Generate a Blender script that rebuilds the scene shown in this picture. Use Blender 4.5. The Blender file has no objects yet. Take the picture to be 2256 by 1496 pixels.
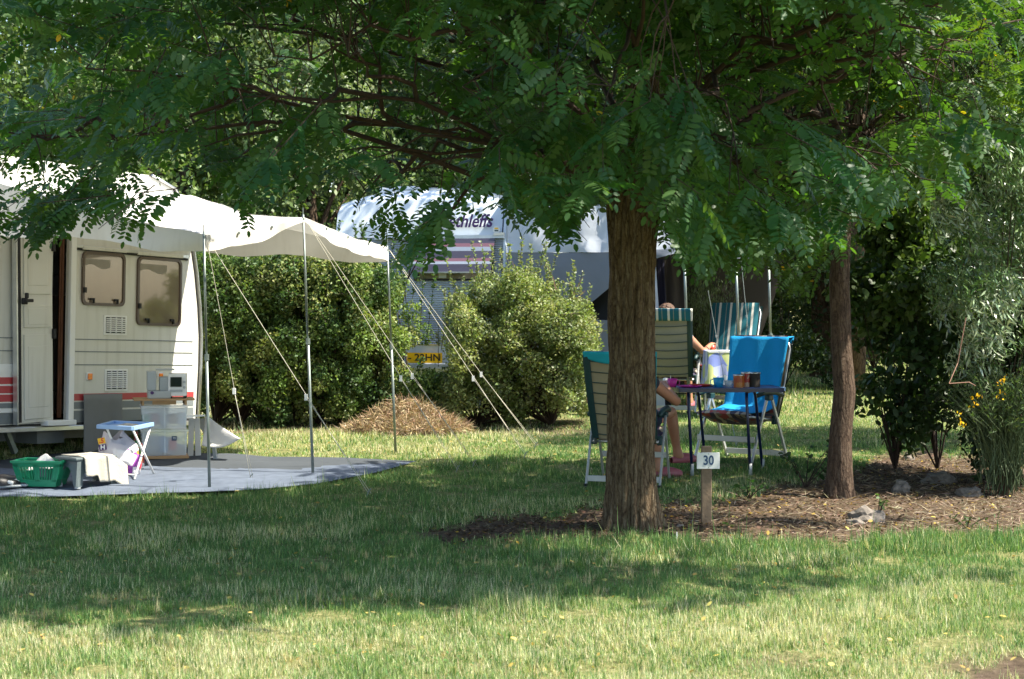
import bpy, math, random
import numpy as np
from mathutils import Vector, Matrix, Euler, noise
random.seed(7); rng = np.random.default_rng(11)
S = bpy.context.scene
COL = S.collection
R = math.radians

# ---------------------------------------------------------------- camera, sky, sun, exposure
FPX, CX, CY, EYE = 4000.0, 1128.0, 748.0, 1.6
PITCH = math.atan(98 / FPX)
cam = bpy.data.cameras.new('camera'); cam.sensor_width = 36; cam.lens = FPX / 2256 * 36
cam.clip_start = 0.1; cam.clip_end = 600
cam.dof.use_dof = True; cam.dof.focus_distance = 14.5; cam.dof.aperture_fstop = 7.0
cob = bpy.data.objects.new('camera', cam); COL.objects.link(cob); S.camera = cob
cob.location = (0, 0, EYE); cob.rotation_euler = (math.pi / 2 - PITCH, 0, 0)
SUN = Vector((-0.70, 0.15, -1.0)).normalized()          # the way the light travels
W = bpy.data.worlds.new('World'); S.world = W; W.use_nodes = True
nt = W.node_tree; nt.nodes.clear()
sky = nt.nodes.new('ShaderNodeTexSky'); sky.sky_type = 'NISHITA'; sky.sun_disc = False
sky.sun_elevation = math.asin(-SUN.z); sky.sun_rotation = math.atan2(-SUN.x, -SUN.y)
bg = nt.nodes.new('ShaderNodeBackground'); bg.inputs[1].default_value = 0.125
wo = nt.nodes.new('ShaderNodeOutputWorld'); nt.links.new(sky.outputs[0], bg.inputs[0]); nt.links.new(bg.outputs[0], wo.inputs[0])
sl = bpy.data.lights.new('sun', 'SUN'); sl.energy = 5.0; sl.angle = R(0.55); sl.color = (1, 0.93, 0.8)
so = bpy.data.objects.new('sun', sl); COL.objects.link(so); so.rotation_euler = SUN.to_track_quat('-Z', 'Y').to_euler()
S.view_settings.view_transform = 'Standard'; S.view_settings.look = 'None'; S.view_settings.gamma = 1
S.view_settings.exposure = 1.45
S.render.engine = 'CYCLES'
S.cycles.max_bounces = 6; S.cycles.transparent_max_bounces = 8; S.cycles.transmission_bounces = 4

# ---------------------------------------------------------------- helpers
def smooth(a, b, v):
    t = np.clip((v - a) / (b - a), 0, 1); return t * t * (3 - 2 * t)
def ground_np(x, y):
    r = np.clip(y - 14, 0, 14)
    return 0.03 * r + 0.012 * np.sin(x * 1.3 + y * .7) * np.sin(y * .9 - x * .4) * (1 - smooth(20, 30, y))
def gz(x, y): return float(ground_np(np.array(float(x)), np.array(float(y))))
FW = Vector((0, math.cos(PITCH), -math.sin(PITCH))); UPV = Vector((0, math.sin(PITCH), math.cos(PITCH)))
def ray(px, py): return FW + Vector((1, 0, 0)) * ((px - CX) / FPX) - UPV * ((py - CY) / FPX)
CAMP = Vector((0, 0, EYE))
def at(px, py, Y):
    r = ray(px, py); return CAMP + r * (Y / r.y)
def onground(px, py):
    r = ray(px, py); Y = 14.0
    for _ in range(60):
        p = CAMP + r * (Y / r.y); Y += (p.z - gz(p.x, p.y)) / max(.02, -r.z / r.y + .03)
    p = CAMP + r * (Y / r.y); return Vector((p.x, p.y, gz(p.x, p.y)))
def proj_np(x, y, z):
    c, s = math.cos(PITCH), math.sin(PITCH)
    dz = z - EYE; f = y * c - dz * s; u = y * s + dz * c
    return CX + x / f * FPX, CY - u / f * FPX

def tag(o, label=None, cat=None, group=None, kind=None):
    if label: o['label'] = label
    if cat: o['category'] = cat
    if group: o['group'] = group
    if kind: o['kind'] = kind
    return o
def empty(name, loc, rz=0, label=None, cat=None, group=None):
    o = bpy.data.objects.new(name, None); COL.objects.link(o); o.location = loc
    o.rotation_euler = (0, 0, rz); o.empty_display_size = .2
    return tag(o, label, cat, group)

class MB:
    def __init__(s): s.v = []; s.f = []; s.m = []; s.sm = False
    def add(s, vs, fs, mi=0):
        b = len(s.v); s.v += [tuple(v) for v in vs]; s.f += [tuple(b + i for i in f) for f in fs]; s.m += [mi] * len(fs); return s
    def box(s, c, d, rot=None, mi=0):
        M = rot.to_3x3() if rot is not None else Matrix.Identity(3); c = Vector(c)
        vs = [c + M @ Vector((sx * d[0] / 2, sy * d[1] / 2, sz * d[2] / 2)) for sx in (-1, 1) for sy in (-1, 1) for sz in (-1, 1)]
        return s.add(vs, [(0, 1, 3, 2), (4, 6, 7, 5), (0, 4, 5, 1), (2, 3, 7, 6), (0, 2, 6, 4), (1, 5, 7, 3)], mi)
    def bar(s, a, b, w, h, up=(0, 0, 1), mi=0):
        a, b = Vector(a), Vector(b); z = (b - a); L = z.length; z.normalize(); u = Vector(up)
        x = u.cross(z)
        if x.length < 1e-4: x = Vector((1, 0, 0)).cross(z)
        x.normalize(); y = z.cross(x)
        M = Matrix((x, y, z)).transposed()
        return s.box((a + b) / 2, (w, h, L), M, mi)
    def tube(s, pts, r, n=8, mi=0, caps=True):
        pts = [Vector(p) for p in pts]; rs = r if isinstance(r, (list, tuple)) else [r] * len(pts)
        rings = []; prev = None
        for i, p in enumerate(pts):
            t = (pts[min(i + 1, len(pts) - 1)] - pts[max(i - 1, 0)]).normalized()
            if prev is None: prev = t.orthogonal().normalized()
            x = (prev - t * prev.dot(t))
            x = x.normalized() if x.length > 1e-5 else t.orthogonal().normalized()
            prev = x; y = t.cross(x)
            rings.append([p + (x * math.cos(2 * math.pi * k / n) + y * math.sin(2 * math.pi * k / n)) * rs[i] for k in range(n)])
        vs = [v for r_ in rings for v in r_]; fs = []
        for i in range(len(pts) - 1):
            for k in range(n):
                fs.append((i * n + k, i * n + (k + 1) % n, (i + 1) * n + (k + 1) % n, (i + 1) * n + k))
        if caps: fs.append(tuple(range(n))[::-1]); fs.append(tuple((len(pts) - 1) * n + k for k in range(n)))
        return s.add(vs, fs, mi)
    def lathe(s, c, prof, n=20, mi=0, sx=1, sy=1):
        c = Vector(c); vs = []; fs = []
        for (r, z) in prof:
            for k in range(n):
                a = 2 * math.pi * k / n; vs.append(c + Vector((r * sx * math.cos(a), r * sy * math.sin(a), z)))
        for i in range(len(prof) - 1):
            for k in range(n): fs.append((i * n + k, i * n + (k + 1) % n, (i + 1) * n + (k + 1) % n, (i + 1) * n + k))
        return s.add(vs, fs, mi)
    def prism(s, poly, off, mi=0):      # poly: 3-D points, off: extrusion vector
        off = Vector(off); n = len(poly); vs = [Vector(p) for p in poly] + [Vector(p) + off for p in poly]
        fs = [tuple(range(n))[::-1], tuple(range(n, 2 * n))] + [(i, (i + 1) % n, n + (i + 1) % n, n + i) for i in range(n)]
        return s.add(vs, fs, mi)
    def grid(s, fn, nu, nv, mi=0, thick=None):
        vs = [Vector(fn(i / nu, j / nv)) for j in range(nv + 1) for i in range(nu + 1)]
        fs = [(j * (nu + 1) + i, j * (nu + 1) + i + 1, (j + 1) * (nu + 1) + i + 1, (j + 1) * (nu + 1) + i) for j in range(nv) for i in range(nu)]
        return s.add(vs, fs, mi)
    def build(s, name, mat, parent=None, smooth=False, bevel=0, solid=0, M=None, sub=0):
        me = bpy.data.meshes.new(name); me.from_pydata([tuple((M @ Vector(v)) if M else v) for v in s.v], [], s.f)
        mats = mat if isinstance(mat, (list, tuple)) else [mat]
        for m in mats: me.materials.append(m)
        me.polygons.foreach_set('material_index', s.m)
        if smooth: me.polygons.foreach_set('use_smooth', [True] * len(me.polygons))
        me.update(); o = bpy.data.objects.new(name, me); COL.objects.link(o)
        if parent: o.parent = parent
        if solid:
            k = o.modifiers.new('t', 'SOLIDIFY'); k.thickness = solid; k.offset = 0
        if bevel:
            k = o.modifiers.new('b', 'BEVEL'); k.width = bevel; k.segments = 2; k.limit_method = 'ANGLE'
        if sub:
            k = o.modifiers.new('s', 'SUBSURF'); k.levels = sub; k.render_levels = sub
        return o

def copy_tree(o, parent=None):
    c = o.copy(); COL.objects.link(c); c.parent = parent
    for ch in list(o.children): copy_tree(ch, c)
    return c

def text_mesh(name, txt, size, mat, parent, M, depth=0.001, shear=0, bold=0.0, sx=1.0):
    cu = bpy.data.curves.new(name, 'FONT'); cu.body = txt; cu.size = size; cu.extrude = depth; cu.shear = shear; cu.offset = bold
    cu.align_x = 'CENTER'; cu.align_y = 'CENTER'; cu.resolution_u = 3
    t = bpy.data.objects.new('tmp', cu); COL.objects.link(t)
    dg = bpy.context.evaluated_depsgraph_get(); dg.update()
    me = bpy.data.meshes.new_from_object(t.evaluated_get(dg)); bpy.data.objects.remove(t); me.name = name
    me.transform(M @ Matrix.Diagonal((sx, 1, 1, 1))); me.materials.clear(); me.materials.append(mat)
    o = bpy.data.objects.new(name, me); COL.objects.link(o); o.parent = parent; return o

# ---------------------------------------------------------------- materials
def pm(name, c, rough=.6, metal=0, nz=None, bump=None, spec=.5, transl=0, alpha=1, trans=0, c2=None, coat=0):
    m = bpy.data.materials.new(name); m.use_nodes = True; n = m.node_tree.nodes; l = m.node_tree.links
    b = n['Principled BSDF']; b.inputs['Base Color'].default_value = (*c, 1); b.inputs['Roughness'].default_value = rough
    b.inputs['Metallic'].default_value = metal; b.inputs['Specular IOR Level'].default_value = spec
    b.inputs['Alpha'].default_value = alpha; b.inputs['Transmission Weight'].default_value = trans; b.inputs['Coat Weight'].default_value = coat
    tc = n.new('ShaderNodeTexCoord')
    if nz:
        t = n.new('ShaderNodeTexNoise'); t.inputs['Scale'].default_value = nz[0]; t.inputs['Detail'].default_value = 6
        l.new(tc.outputs['Object'], t.inputs['Vector'])
        r = n.new('ShaderNodeValToRGB'); r.color_ramp.elements[0].position = .3; r.color_ramp.elements[1].position = .7
        c2_ = c2 or tuple(max(0, k * (1 - nz[1])) for k in c)
        r.color_ramp.elements[0].color = (*c2_, 1); r.color_ramp.elements[1].color = (*c, 1)
        l.new(t.outputs['Fac'], r.inputs[0]); l.new(r.outputs[0], b.inputs['Base Color'])
    if bump:
        t = n.new('ShaderNodeTexNoise'); t.inputs['Scale'].default_value = bump[0]; t.inputs['Detail'].default_value = 5
        l.new(tc.outputs['Object'], t.inputs['Vector'])
        k = n.new('ShaderNodeBump'); k.inputs['Strength'].default_value = bump[1]; k.inputs['Distance'].default_value = bump[2] if len(bump) > 2 else .01
        l.new(t.outputs['Fac'], k.inputs['Height']); l.new(k.outputs[0], b.inputs['Normal'])
    if transl:
        o = n['Material Output']; tr = n.new('ShaderNodeBsdfTranslucent'); mx = n.new('ShaderNodeMixShader'); mx.inputs[0].default_value = transl
        tr.inputs[0].default_value = (*c, 1)
        l.new(b.outputs[0], mx.inputs[1]); l.new(tr.outputs[0], mx.inputs[2]); l.new(mx.outputs[0], o.inputs[0])
    return m
def leafmat(name, rough=.4, transl=.4, spec=.5, rnd=False, tcol=(1.25, 1.35, .55)):
    m = bpy.data.materials.new(name); m.use_nodes = True; n = m.node_tree.nodes; l = m.node_tree.links
    b = n['Principled BSDF']; b.inputs['Roughness'].default_value = rough; b.inputs['Specular IOR Level'].default_value = spec
    a = n.new('ShaderNodeAttribute'); a.attribute_name = 'col'; src = a.outputs['Color']
    if rnd:
        oi = n.new('ShaderNodeObjectInfo'); h = n.new('ShaderNodeHueSaturation')
        mr = n.new('ShaderNodeMapRange'); mr.inputs[3].default_value = .7; mr.inputs[4].default_value = 1.25
        mh = n.new('ShaderNodeMapRange'); mh.inputs[3].default_value = .53; mh.inputs[4].default_value = .475
        l.new(oi.outputs['Random'], mr.inputs[0]); l.new(mr.outputs[0], h.inputs['Value']); l.new(oi.outputs['Random'], mh.inputs[0]); l.new(mh.outputs[0], h.inputs['Hue'])
        l.new(src, h.inputs['Color']); src = h.outputs[0]
    l.new(src, b.inputs['Base Color'])
    tr = n.new('ShaderNodeBsdfTranslucent'); mu = n.new('ShaderNodeMix'); mu.data_type = 'RGBA'; mu.blend_type = 'MULTIPLY'; mu.inputs[0].default_value = 1
    mu.clamp_result = False
    l.new(src, mu.inputs[6]); mu.inputs[7].default_value = (*tcol, 1); l.new(mu.outputs[2], tr.inputs[0])
    mx = n.new('ShaderNodeMixShader'); mx.inputs[0].default_value = transl
    l.new(b.outputs[0], mx.inputs[1]); l.new(tr.outputs[0], mx.inputs[2]); l.new(mx.outputs[0], n['Material Output'].inputs[0])
    return m
def stripemat(name, cols, widths, axis=0, scale=1.0, rough=.85):
    """flat woven print: repeated stripes along an object axis"""
    m = bpy.data.materials.new(name); m.use_nodes = True; n = m.node_tree.nodes; l = m.node_tree.links
    b = n['Principled BSDF']; b.inputs['Roughness'].default_value = rough; b.inputs['Specular IOR Level'].default_value = .2
    tc = n.new('ShaderNodeTexCoord'); sp = n.new('ShaderNodeSeparateXYZ'); l.new(tc.outputs['Object'], sp.inputs[0])
    mu = n.new('ShaderNodeMath'); mu.operation = 'MULTIPLY'; mu.inputs[1].default_value = 1 / scale; l.new(sp.outputs[axis], mu.inputs[0])
    fr = n.new('ShaderNodeMath'); fr.operation = 'FRACT'; l.new(mu.outputs[0], fr.inputs[0])
    r = n.new('ShaderNodeValToRGB'); r.color_ramp.interpolation = 'CONSTANT'; l.new(fr.outputs[0], r.inputs[0])
    e = r.color_ramp.elements; p = 0
    for i, (c, w) in enumerate(zip(cols, widths)):
        if i == 0: e[0].position = 0; e[0].color = (*c, 1)
        elif i == 1: e[1].position = p; e[1].color = (*c, 1)
        else: k = e.new(p); k.color = (*c, 1)
        p += w
    l.new(r.outputs[0], b.inputs['Base Color']); return m
def voromat(name, cols, scale, rough=.9, stretch=(1, 1, 1)):
    m = bpy.data.materials.new(name); m.use_nodes = True; n = m.node_tree.nodes; l = m.node_tree.links
    b = n['Principled BSDF']; b.inputs['Roughness'].default_value = rough
    tc = n.new('ShaderNodeTexCoord'); mp = n.new('ShaderNodeMapping'); mp.inputs['Scale'].default_value = stretch; l.new(tc.outputs['Object'], mp.inputs[0])
    v = n.new('ShaderNodeTexVoronoi'); v.inputs['Scale'].default_value = scale; l.new(mp.outputs[0], v.inputs['Vector'])
    s = n.new('ShaderNodeSeparateColor'); l.new(v.outputs['Color'], s.inputs[0])
    r = n.new('ShaderNodeValToRGB'); r.color_ramp.interpolation = 'CONSTANT'; l.new(s.outputs[0], r.inputs[0]); e = r.color_ramp.elements
    for i, c in enumerate(cols):
        if i < 2: e[i].position = i / len(cols); e[i].color = (*c, 1)
        else: k = e.new(i / len(cols)); k.color = (*c, 1)
    l.new(r.outputs[0], b.inputs['Base Color']); return m

M_ = {}
M_['locust'] = leafmat('locust_leaf', .45, .45, .45, tcol=(1.75, 1.6, .35))
M_['locust_obj'] = leafmat('locust_leaf_single', .45, .45, .45, rnd=True, tcol=(1.75, 1.6, .35))
M_['leaf'] = leafmat('broad_leaf', .45, .35, .35)
M_['silver'] = leafmat('silver_leaf', .27, .2, .9, tcol=(1, 1.1, .7))
M_['grassb'] = leafmat('grass_blade', .6, .38, .25, tcol=(1.1, 1.15, .6))
M_['dry'] = leafmat('dry_stems', .85, .2, .15, tcol=(1, .9, .6))
def barkmat(name, c1, c2, c3):
    m = pm(name, c1, .92, spec=.2); n = m.node_tree.nodes; l = m.node_tree.links; b = n['Principled BSDF']
    tc = n.new('ShaderNodeTexCoord'); mp = n.new('ShaderNodeMapping'); mp.inputs['Scale'].default_value = (16, 16, 2.0)
    w = n.new('ShaderNodeTexNoise'); w.inputs['Scale'].default_value = 5; w.inputs['Detail'].default_value = 4; l.new(tc.outputs['Object'], w.inputs['Vector'])
    va = n.new('ShaderNodeVectorMath'); va.operation = 'MULTIPLY_ADD'; va.inputs[1].default_value = (.09, .09, .25); l.new(w.outputs['Color'], va.inputs[0]); l.new(tc.outputs['Object'], va.inputs[2]); l.new(va.outputs[0], mp.inputs[0])
    v = n.new('ShaderNodeTexVoronoi'); v.feature = 'DISTANCE_TO_EDGE'; v.inputs['Scale'].default_value = 2.2; l.new(mp.outputs[0], v.inputs['Vector'])
    t = n.new('ShaderNodeTexNoise'); t.inputs['Scale'].default_value = 45; t.inputs['Detail'].default_value = 10; t.inputs['Roughness'].default_value = .75; l.new(tc.outputs['Object'], t.inputs['Vector'])
    t2 = n.new('ShaderNodeTexNoise'); t2.inputs['Scale'].default_value = 2.2; t2.inputs['Detail'].default_value = 10; t2.inputs['Roughness'].default_value = .7; l.new(mp.outputs[0], t2.inputs['Vector'])
    e1 = n.new('ShaderNodeMapRange'); e1.inputs[1].default_value = 0; e1.inputs[2].default_value = .16; l.new(v.outputs['Distance'], e1.inputs[0])
    a1 = n.new('ShaderNodeMath'); a1.operation = 'MULTIPLY_ADD'; a1.inputs[1].default_value = .17; l.new(e1.outputs[0], a1.inputs[0])
    a2 = n.new('ShaderNodeMath'); a2.operation = 'MULTIPLY_ADD'; a2.inputs[1].default_value = .45; l.new(t.outputs['Fac'], a2.inputs[0]); 
    a3 = n.new('ShaderNodeMath'); a3.operation = 'MULTIPLY'; a3.inputs[1].default_value = .5; l.new(t2.outputs['Fac'], a3.inputs[0]); l.new(a3.outputs[0], a2.inputs[2]); l.new(a2.outputs[0], a1.inputs[2])
    r = n.new('ShaderNodeValToRGB'); e = r.color_ramp.elements; e[0].position = .40; e[0].color = (*c2, 1); e[1].position = .60; e[1].color = (*c1, 1); k = e.new(.78); k.color = (*c3, 1)
    l.new(a1.outputs[0], r.inputs[0]); l.new(r.outputs[0], b.inputs['Base Color'])
    u = n.new('ShaderNodeBump'); u.inputs['Strength'].default_value = 1; u.inputs['Distance'].default_value = .02; l.new(a1.outputs[0], u.inputs['Height']); l.new(u.outputs[0], b.inputs['Normal'])
    return m
M_['bark'] = barkmat('fissured_bark', (.115, .08, .045), (.035, .022, .013), (.20, .165, .11))
M_['bark2'] = barkmat('smooth_bark', (.085, .056, .038), (.03, .02, .014), (.14, .105, .075))
M_['twig'] = pm('twig_bark', (.055, .032, .02), .9, nz=(20, .4))
M_['wood'] = pm('weathered_wood', (.24, .17, .105), .85, nz=(25, .35), bump=(60, .3))
M_['cream'] = pm('cream_caravan_paint', (.64, .63, .58), .38, nz=(1.2, .05), coat=.2, c2=(.61, .60, .55))
M_['white'] = pm('white_paint', (.78, .78, .76), .4)
M_['whitecloth'] = pm('white_cloth', (.74, .73, .70), .85, transl=.18, bump=(9, .25, .02))
M_['canopy'] = pm('canopy_cloth', (.74, .715, .66), .8, transl=.13, bump=(3, .35, .03), nz=(2.5, .08))
M_['grey'] = pm('grey_paint', (.17, .19, .20), .45, nz=(6, .1))
M_['red'] = pm('red_stripe', (.42, .045, .05), .4)
M_['dark'] = pm('dark_rubber', (.012, .011, .013), .6)
M_['alu'] = pm('aluminium', (.62, .63, .63), .32, metal=.9, nz=(12, .12))
M_['alupaint'] = pm('satin_aluminium', (.50, .51, .50), .4, metal=.5, nz=(10, .12))
M_['galv'] = pm('galvanised_steel', (.24, .28, .26), .42, metal=.7, nz=(14, .2))
M_['windowframe'] = pm('brown_window_frame', (.10, .07, .055), .35)
M_['windowglass'] = pm('tinted_acrylic', (.20, .155, .11), .06, spec=.8, nz=(1.6, .35), coat=.6)
M_['curtain'] = pm('net_curtain', (.33, .30, .26), .9, nz=(6, .2))
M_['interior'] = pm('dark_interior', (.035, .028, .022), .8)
M_['browncurtain'] = pm('brown_curtain', (.13, .05, .022), .85, nz=(8, .3))
M_['orange'] = pm('orange_lens', (.85, .22, .02), .25, coat=.6)
M_['greyfab'] = pm('grey_fabric', (.19, .195, .19), .9, nz=(4, .12), bump=(5, .4, .02))
M_['mat'] = pm('groundsheet_weave', (.125, .15, .195), .9, nz=(9, .2), bump=(2.2, .6, .04), c2=(.09, .11, .145), spec=.2)
M_['mat2'] = pm('groundsheet_border', (.055, .065, .075), .9, nz=(3, .2), bump=(2.2, .5, .03))
M_['greenplastic'] = pm('green_plastic', (.012, .25, .12), .35, coat=.2)
M_['steppl'] = pm('slate_plastic', (.10, .125, .13), .5)
M_['beige'] = pm('beige_towel', (.50, .46, .38), .95, bump=(70, .6, .006), nz=(8, .1))
M_['trayblue'] = pm('pale_blue_tray', (.26, .42, .68), .35)
M_['bottle'] = pm('green_glass', (.01, .14, .03), .08, coat=.6)
M_['redfoil'] = pm('red_foil', (.25, .03, .03), .35)
M_['clearpl'] = pm('clear_plastic', (.80, .86, .90), .12, alpha=.46, spec=.9, nz=(3, .08), coat=.5)
M_['pine'] = pm('pine_board', (.46, .28, .13), .7, nz=(12, .2))
M_['screen'] = pm('dark_screen', (.015, .02, .02), .1, coat=.5)
M_['greypl'] = pm('pale_grey_plastic', (.38, .41, .42), .4)
M_['bluetowel'] = pm('blue_towel', (.0, .27, .58), .95, bump=(90, .5, .006), nz=(5, .12))
M_['tealtowel'] = pm('teal_towel', (.01, .36, .46), .95, bump=(90, .5, .006), nz=(5, .12))
M_['darkgreen'] = pm('dark_green_plastic', (.012, .045, .045), .5)
M_['navy'] = pm('navy_enamel', (.005, .014, .07), .35, coat=.3)
M_['tableblue'] = pm('blue_table_top', (.015, .05, .19), .45)
M_['pinkpl'] = pm('pink_plastic', (.55, .03, .30), .4)
M_['bluecup'] = pm('sky_blue_plastic', (.02, .32, .62), .4)
M_['redpl'] = pm('red_plastic', (.62, .05, .02), .35)
M_['skin'] = pm('skin', (.46, .22, .13), .5, nz=(9, .12)); 
M_['hair'] = pm('brown_hair', (.11, .055, .03), .7, nz=(40, .4), bump=(60, 1, .01))
M_['clog'] = pm('pink_clog', (.36, .10, .12), .5)
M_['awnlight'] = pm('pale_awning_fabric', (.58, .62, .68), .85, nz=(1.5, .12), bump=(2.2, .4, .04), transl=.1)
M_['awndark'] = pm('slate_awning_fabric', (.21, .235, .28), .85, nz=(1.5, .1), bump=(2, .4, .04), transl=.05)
M_['camper'] = pm('pale_caravan_shell', (.62, .68, .72), .3, coat=.3, nz=(2, .04))
M_['ribbed'] = pm('ribbed_aluminium', (.36, .40, .45), .4, metal=.3)
M_['purple'] = pm('purple_lettering', (.05, .012, .11), .4)
M_['rosestripe'] = pm('rose_stripe', (.21, .10, .13), .5)
M_['slatestripe'] = pm('slate_stripe', (.09, .08, .12), .4)
M_['yellowplate'] = pm('yellow_plate', (.85, .48, .01), .4)
M_['black'] = pm('black_print', (.012, .012, .014), .5)
M_['navyprint'] = pm('navy_print', (.02, .06, .13), .5)
M_['signwhite'] = pm('sign_board', (.70, .72, .68), .5, nz=(5, .08))
M_['rope'] = pm('guy_rope', (.52, .49, .40), .8)
M_['stone'] = pm('field_stone', (.21, .18, .15), .95, nz=(9, .35), bump=(14, .8, .03))
M_['yellow'] = leafmat('yellow_petals', .6, .3, .2, tcol=(1, 1, .6))
M_['floral'] = voromat('floral_tablecloth', [(.22, .28, .62), (.42, .47, .75), (.55, .60, .25), (.30, .36, .68), (.65, .68, .75)], 9)
M_['cushion'] = voromat('patterned_cushion', [(.05, .035, .06), (.30, .06, .05), (.38, .32, .24), (.07, .05, .10), (.20, .14, .10), (.05, .05, .07)], 22, stretch=(1, .4, 1))
M_['webbing'] = pm('beige_webbing', (.33, .28, .175), .9, bump=(120, .4, .004), nz=(6, .1))
M_['greywebbing'] = pm('grey_beige_webbing', (.34, .33, .28), .9, bump=(120, .4, .004), nz=(6, .1))
M_['stripes'] = stripemat('green_white_stripes', [(.02, .125, .16), (.62, .62, .56), (.02, .125, .16), (.30, .30, .25), (.02, .125, .16)], [.3, .2, .3, .05, .15], 0, .125)
M_['bagprint'] = voromat('printed_plastic_bag', [(.78, .76, .76), (.78, .74, .75), (.80, .25, .05), (.70, .05, .08), (.76, .74, .76), (.30, .06, .35)], 17, .35)
M_['bagwhite'] = pm('white_plastic_bag', (.74, .68, .70), .35, transl=.2, bump=(12, .6, .02))

def streaks(m, amt):
    n = m.node_tree.nodes; l = m.node_tree.links; b = n['Principled BSDF']; src = b.inputs['Base Color'].links[0].from_socket
    tc = n.new('ShaderNodeTexCoord'); mp = n.new('ShaderNodeMapping'); mp.inputs['Scale'].default_value = (9, 9, .7); l.new(tc.outputs['Object'], mp.inputs[0])
    t = n.new('ShaderNodeTexNoise'); t.inputs['Scale'].default_value = 1.5; t.inputs['Detail'].default_value = 7; l.new(mp.outputs[0], t.inputs['Vector'])
    mr = n.new('ShaderNodeMapRange'); mr.inputs[1].default_value = .5; mr.inputs[2].default_value = .8; mr.inputs[3].default_value = 0; mr.inputs[4].default_value = amt; l.new(t.outputs['Fac'], mr.inputs[0])
    mx = n.new('ShaderNodeMix'); mx.data_type = 'RGBA'; l.new(mr.outputs[0], mx.inputs[0]); l.new(src, mx.inputs[6]); mx.inputs[7].default_value = (.28, .25, .18, 1); l.new(mx.outputs[2], b.inputs['Base Color'])
streaks(M_['cream'], .35); streaks(M_['canopy'], .22); streaks(M_['camper'], .25)
# ---------------------------------------------------------------- leaf meshes
def np_mesh(name, V, loops, starts, totals, col, mat, parent=None, smooth=False):
    me = bpy.data.meshes.new(name); me.vertices.add(len(V)); me.vertices.foreach_set('co', V.astype(np.float32).ravel())
    me.loops.add(len(loops)); me.loops.foreach_set('vertex_index', loops.astype(np.int32))
    me.polygons.add(len(starts)); me.polygons.foreach_set('loop_start', starts.astype(np.int32)); me.polygons.foreach_set('loop_total', totals.astype(np.int32))
    a = me.attributes.new('col', 'FLOAT_COLOR', 'POINT'); c4 = np.ones((len(V), 4), np.float32); c4[:, :3] = col; a.data.foreach_set('color', c4.ravel())
    if smooth: me.polygons.foreach_set('use_smooth', np.ones(len(starts), bool))
    me.materials.append(mat); me.update(calc_edges=True)
    o = bpy.data.objects.new(name, me); COL.objects.link(o)
    if parent: o.parent = parent
    return o
def scatter(T, F, pos, a, nrm, size, col, tcol=None):
    """copies of a template (T verts, F faces) on frames -> V, loops, starts, totals, col"""
    T = np.asarray(T, float); a = a / np.linalg.norm(a, axis=1, keepdims=True)
    b = np.cross(nrm, a); b /= np.linalg.norm(b, axis=1, keepdims=True) + 1e-9; c = np.cross(a, b)
    size = np.broadcast_to(np.asarray(size, float), (len(pos),)) if np.ndim(size) < 2 else size
    if np.ndim(size) == 1: size = np.repeat(size[:, None], 3, 1)
    V = pos[:, None, :] + a[:, None, :] * (T[None, :, 0:1] * size[:, None, 0:1]) + b[:, None, :] * (T[None, :, 1:2] * size[:, None, 1:2]) + c[:, None, :] * (T[None, :, 2:3] * size[:, None, 2:3])
    n, k = len(pos), len(T)
    fl = np.concatenate([np.array(f) for f in F]); tot = np.array([len(f) for f in F])
    loops = (np.arange(n)[:, None] * k + fl[None, :]).ravel(); totals = np.tile(tot, n)
    starts = np.concatenate([[0], np.cumsum(totals)[:-1]])
    C = np.repeat(col, k, axis=0)
    if tcol is not None: C = C * np.tile(np.asarray(tcol)[:, None], (n, 1))
    return V.reshape(-1, 3), loops, starts, totals, C
def join(parts):
    Vs, L, St, T, C = [], [], [], [], []; vo = lo = 0
    for V, l, s, t, c in parts:
        Vs.append(V); L.append(l + vo); St.append(s + lo); T.append(t); C.append(c); vo += len(V); lo += len(l)
    return np.concatenate(Vs), np.concatenate(L), np.concatenate(St), np.concatenate(T), np.concatenate(C)
def rdir(n, zb=0.0):
    v = rng.normal(size=(n, 3)); v[:, 2] += zb; return v / np.linalg.norm(v, axis=1, keepdims=True)
def jcol(base, n, amt=.25, hue=.12):
    c = np.array(base)[None, :] * (1 + rng.uniform(-amt, amt, (n, 1))); c = c * (1 + rng.uniform(-hue, hue, (n, 3))); return np.clip(c, 0, 1)
# leaf outlines: (x along, y across, z normal)
OVAL = ([(0, 0, 0), (.3, .26, .03), (.72, .25, .02), (1, 0, -.04), (.72, -.25, .02), (.3, -.26, .03)], [(0, 1, 2, 3, 4, 5)])
RHOMB = ([(0, 0, 0), (.45, .30, .05), (1, 0, -.05), (.45, -.30, .05)], [(0, 3, 2, 1)])
LANCE = ([(0, 0, 0), (.4, .11, .02), (1, 0, -.08), (.4, -.11, .02)], [(0, 3, 2, 1)])

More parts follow.
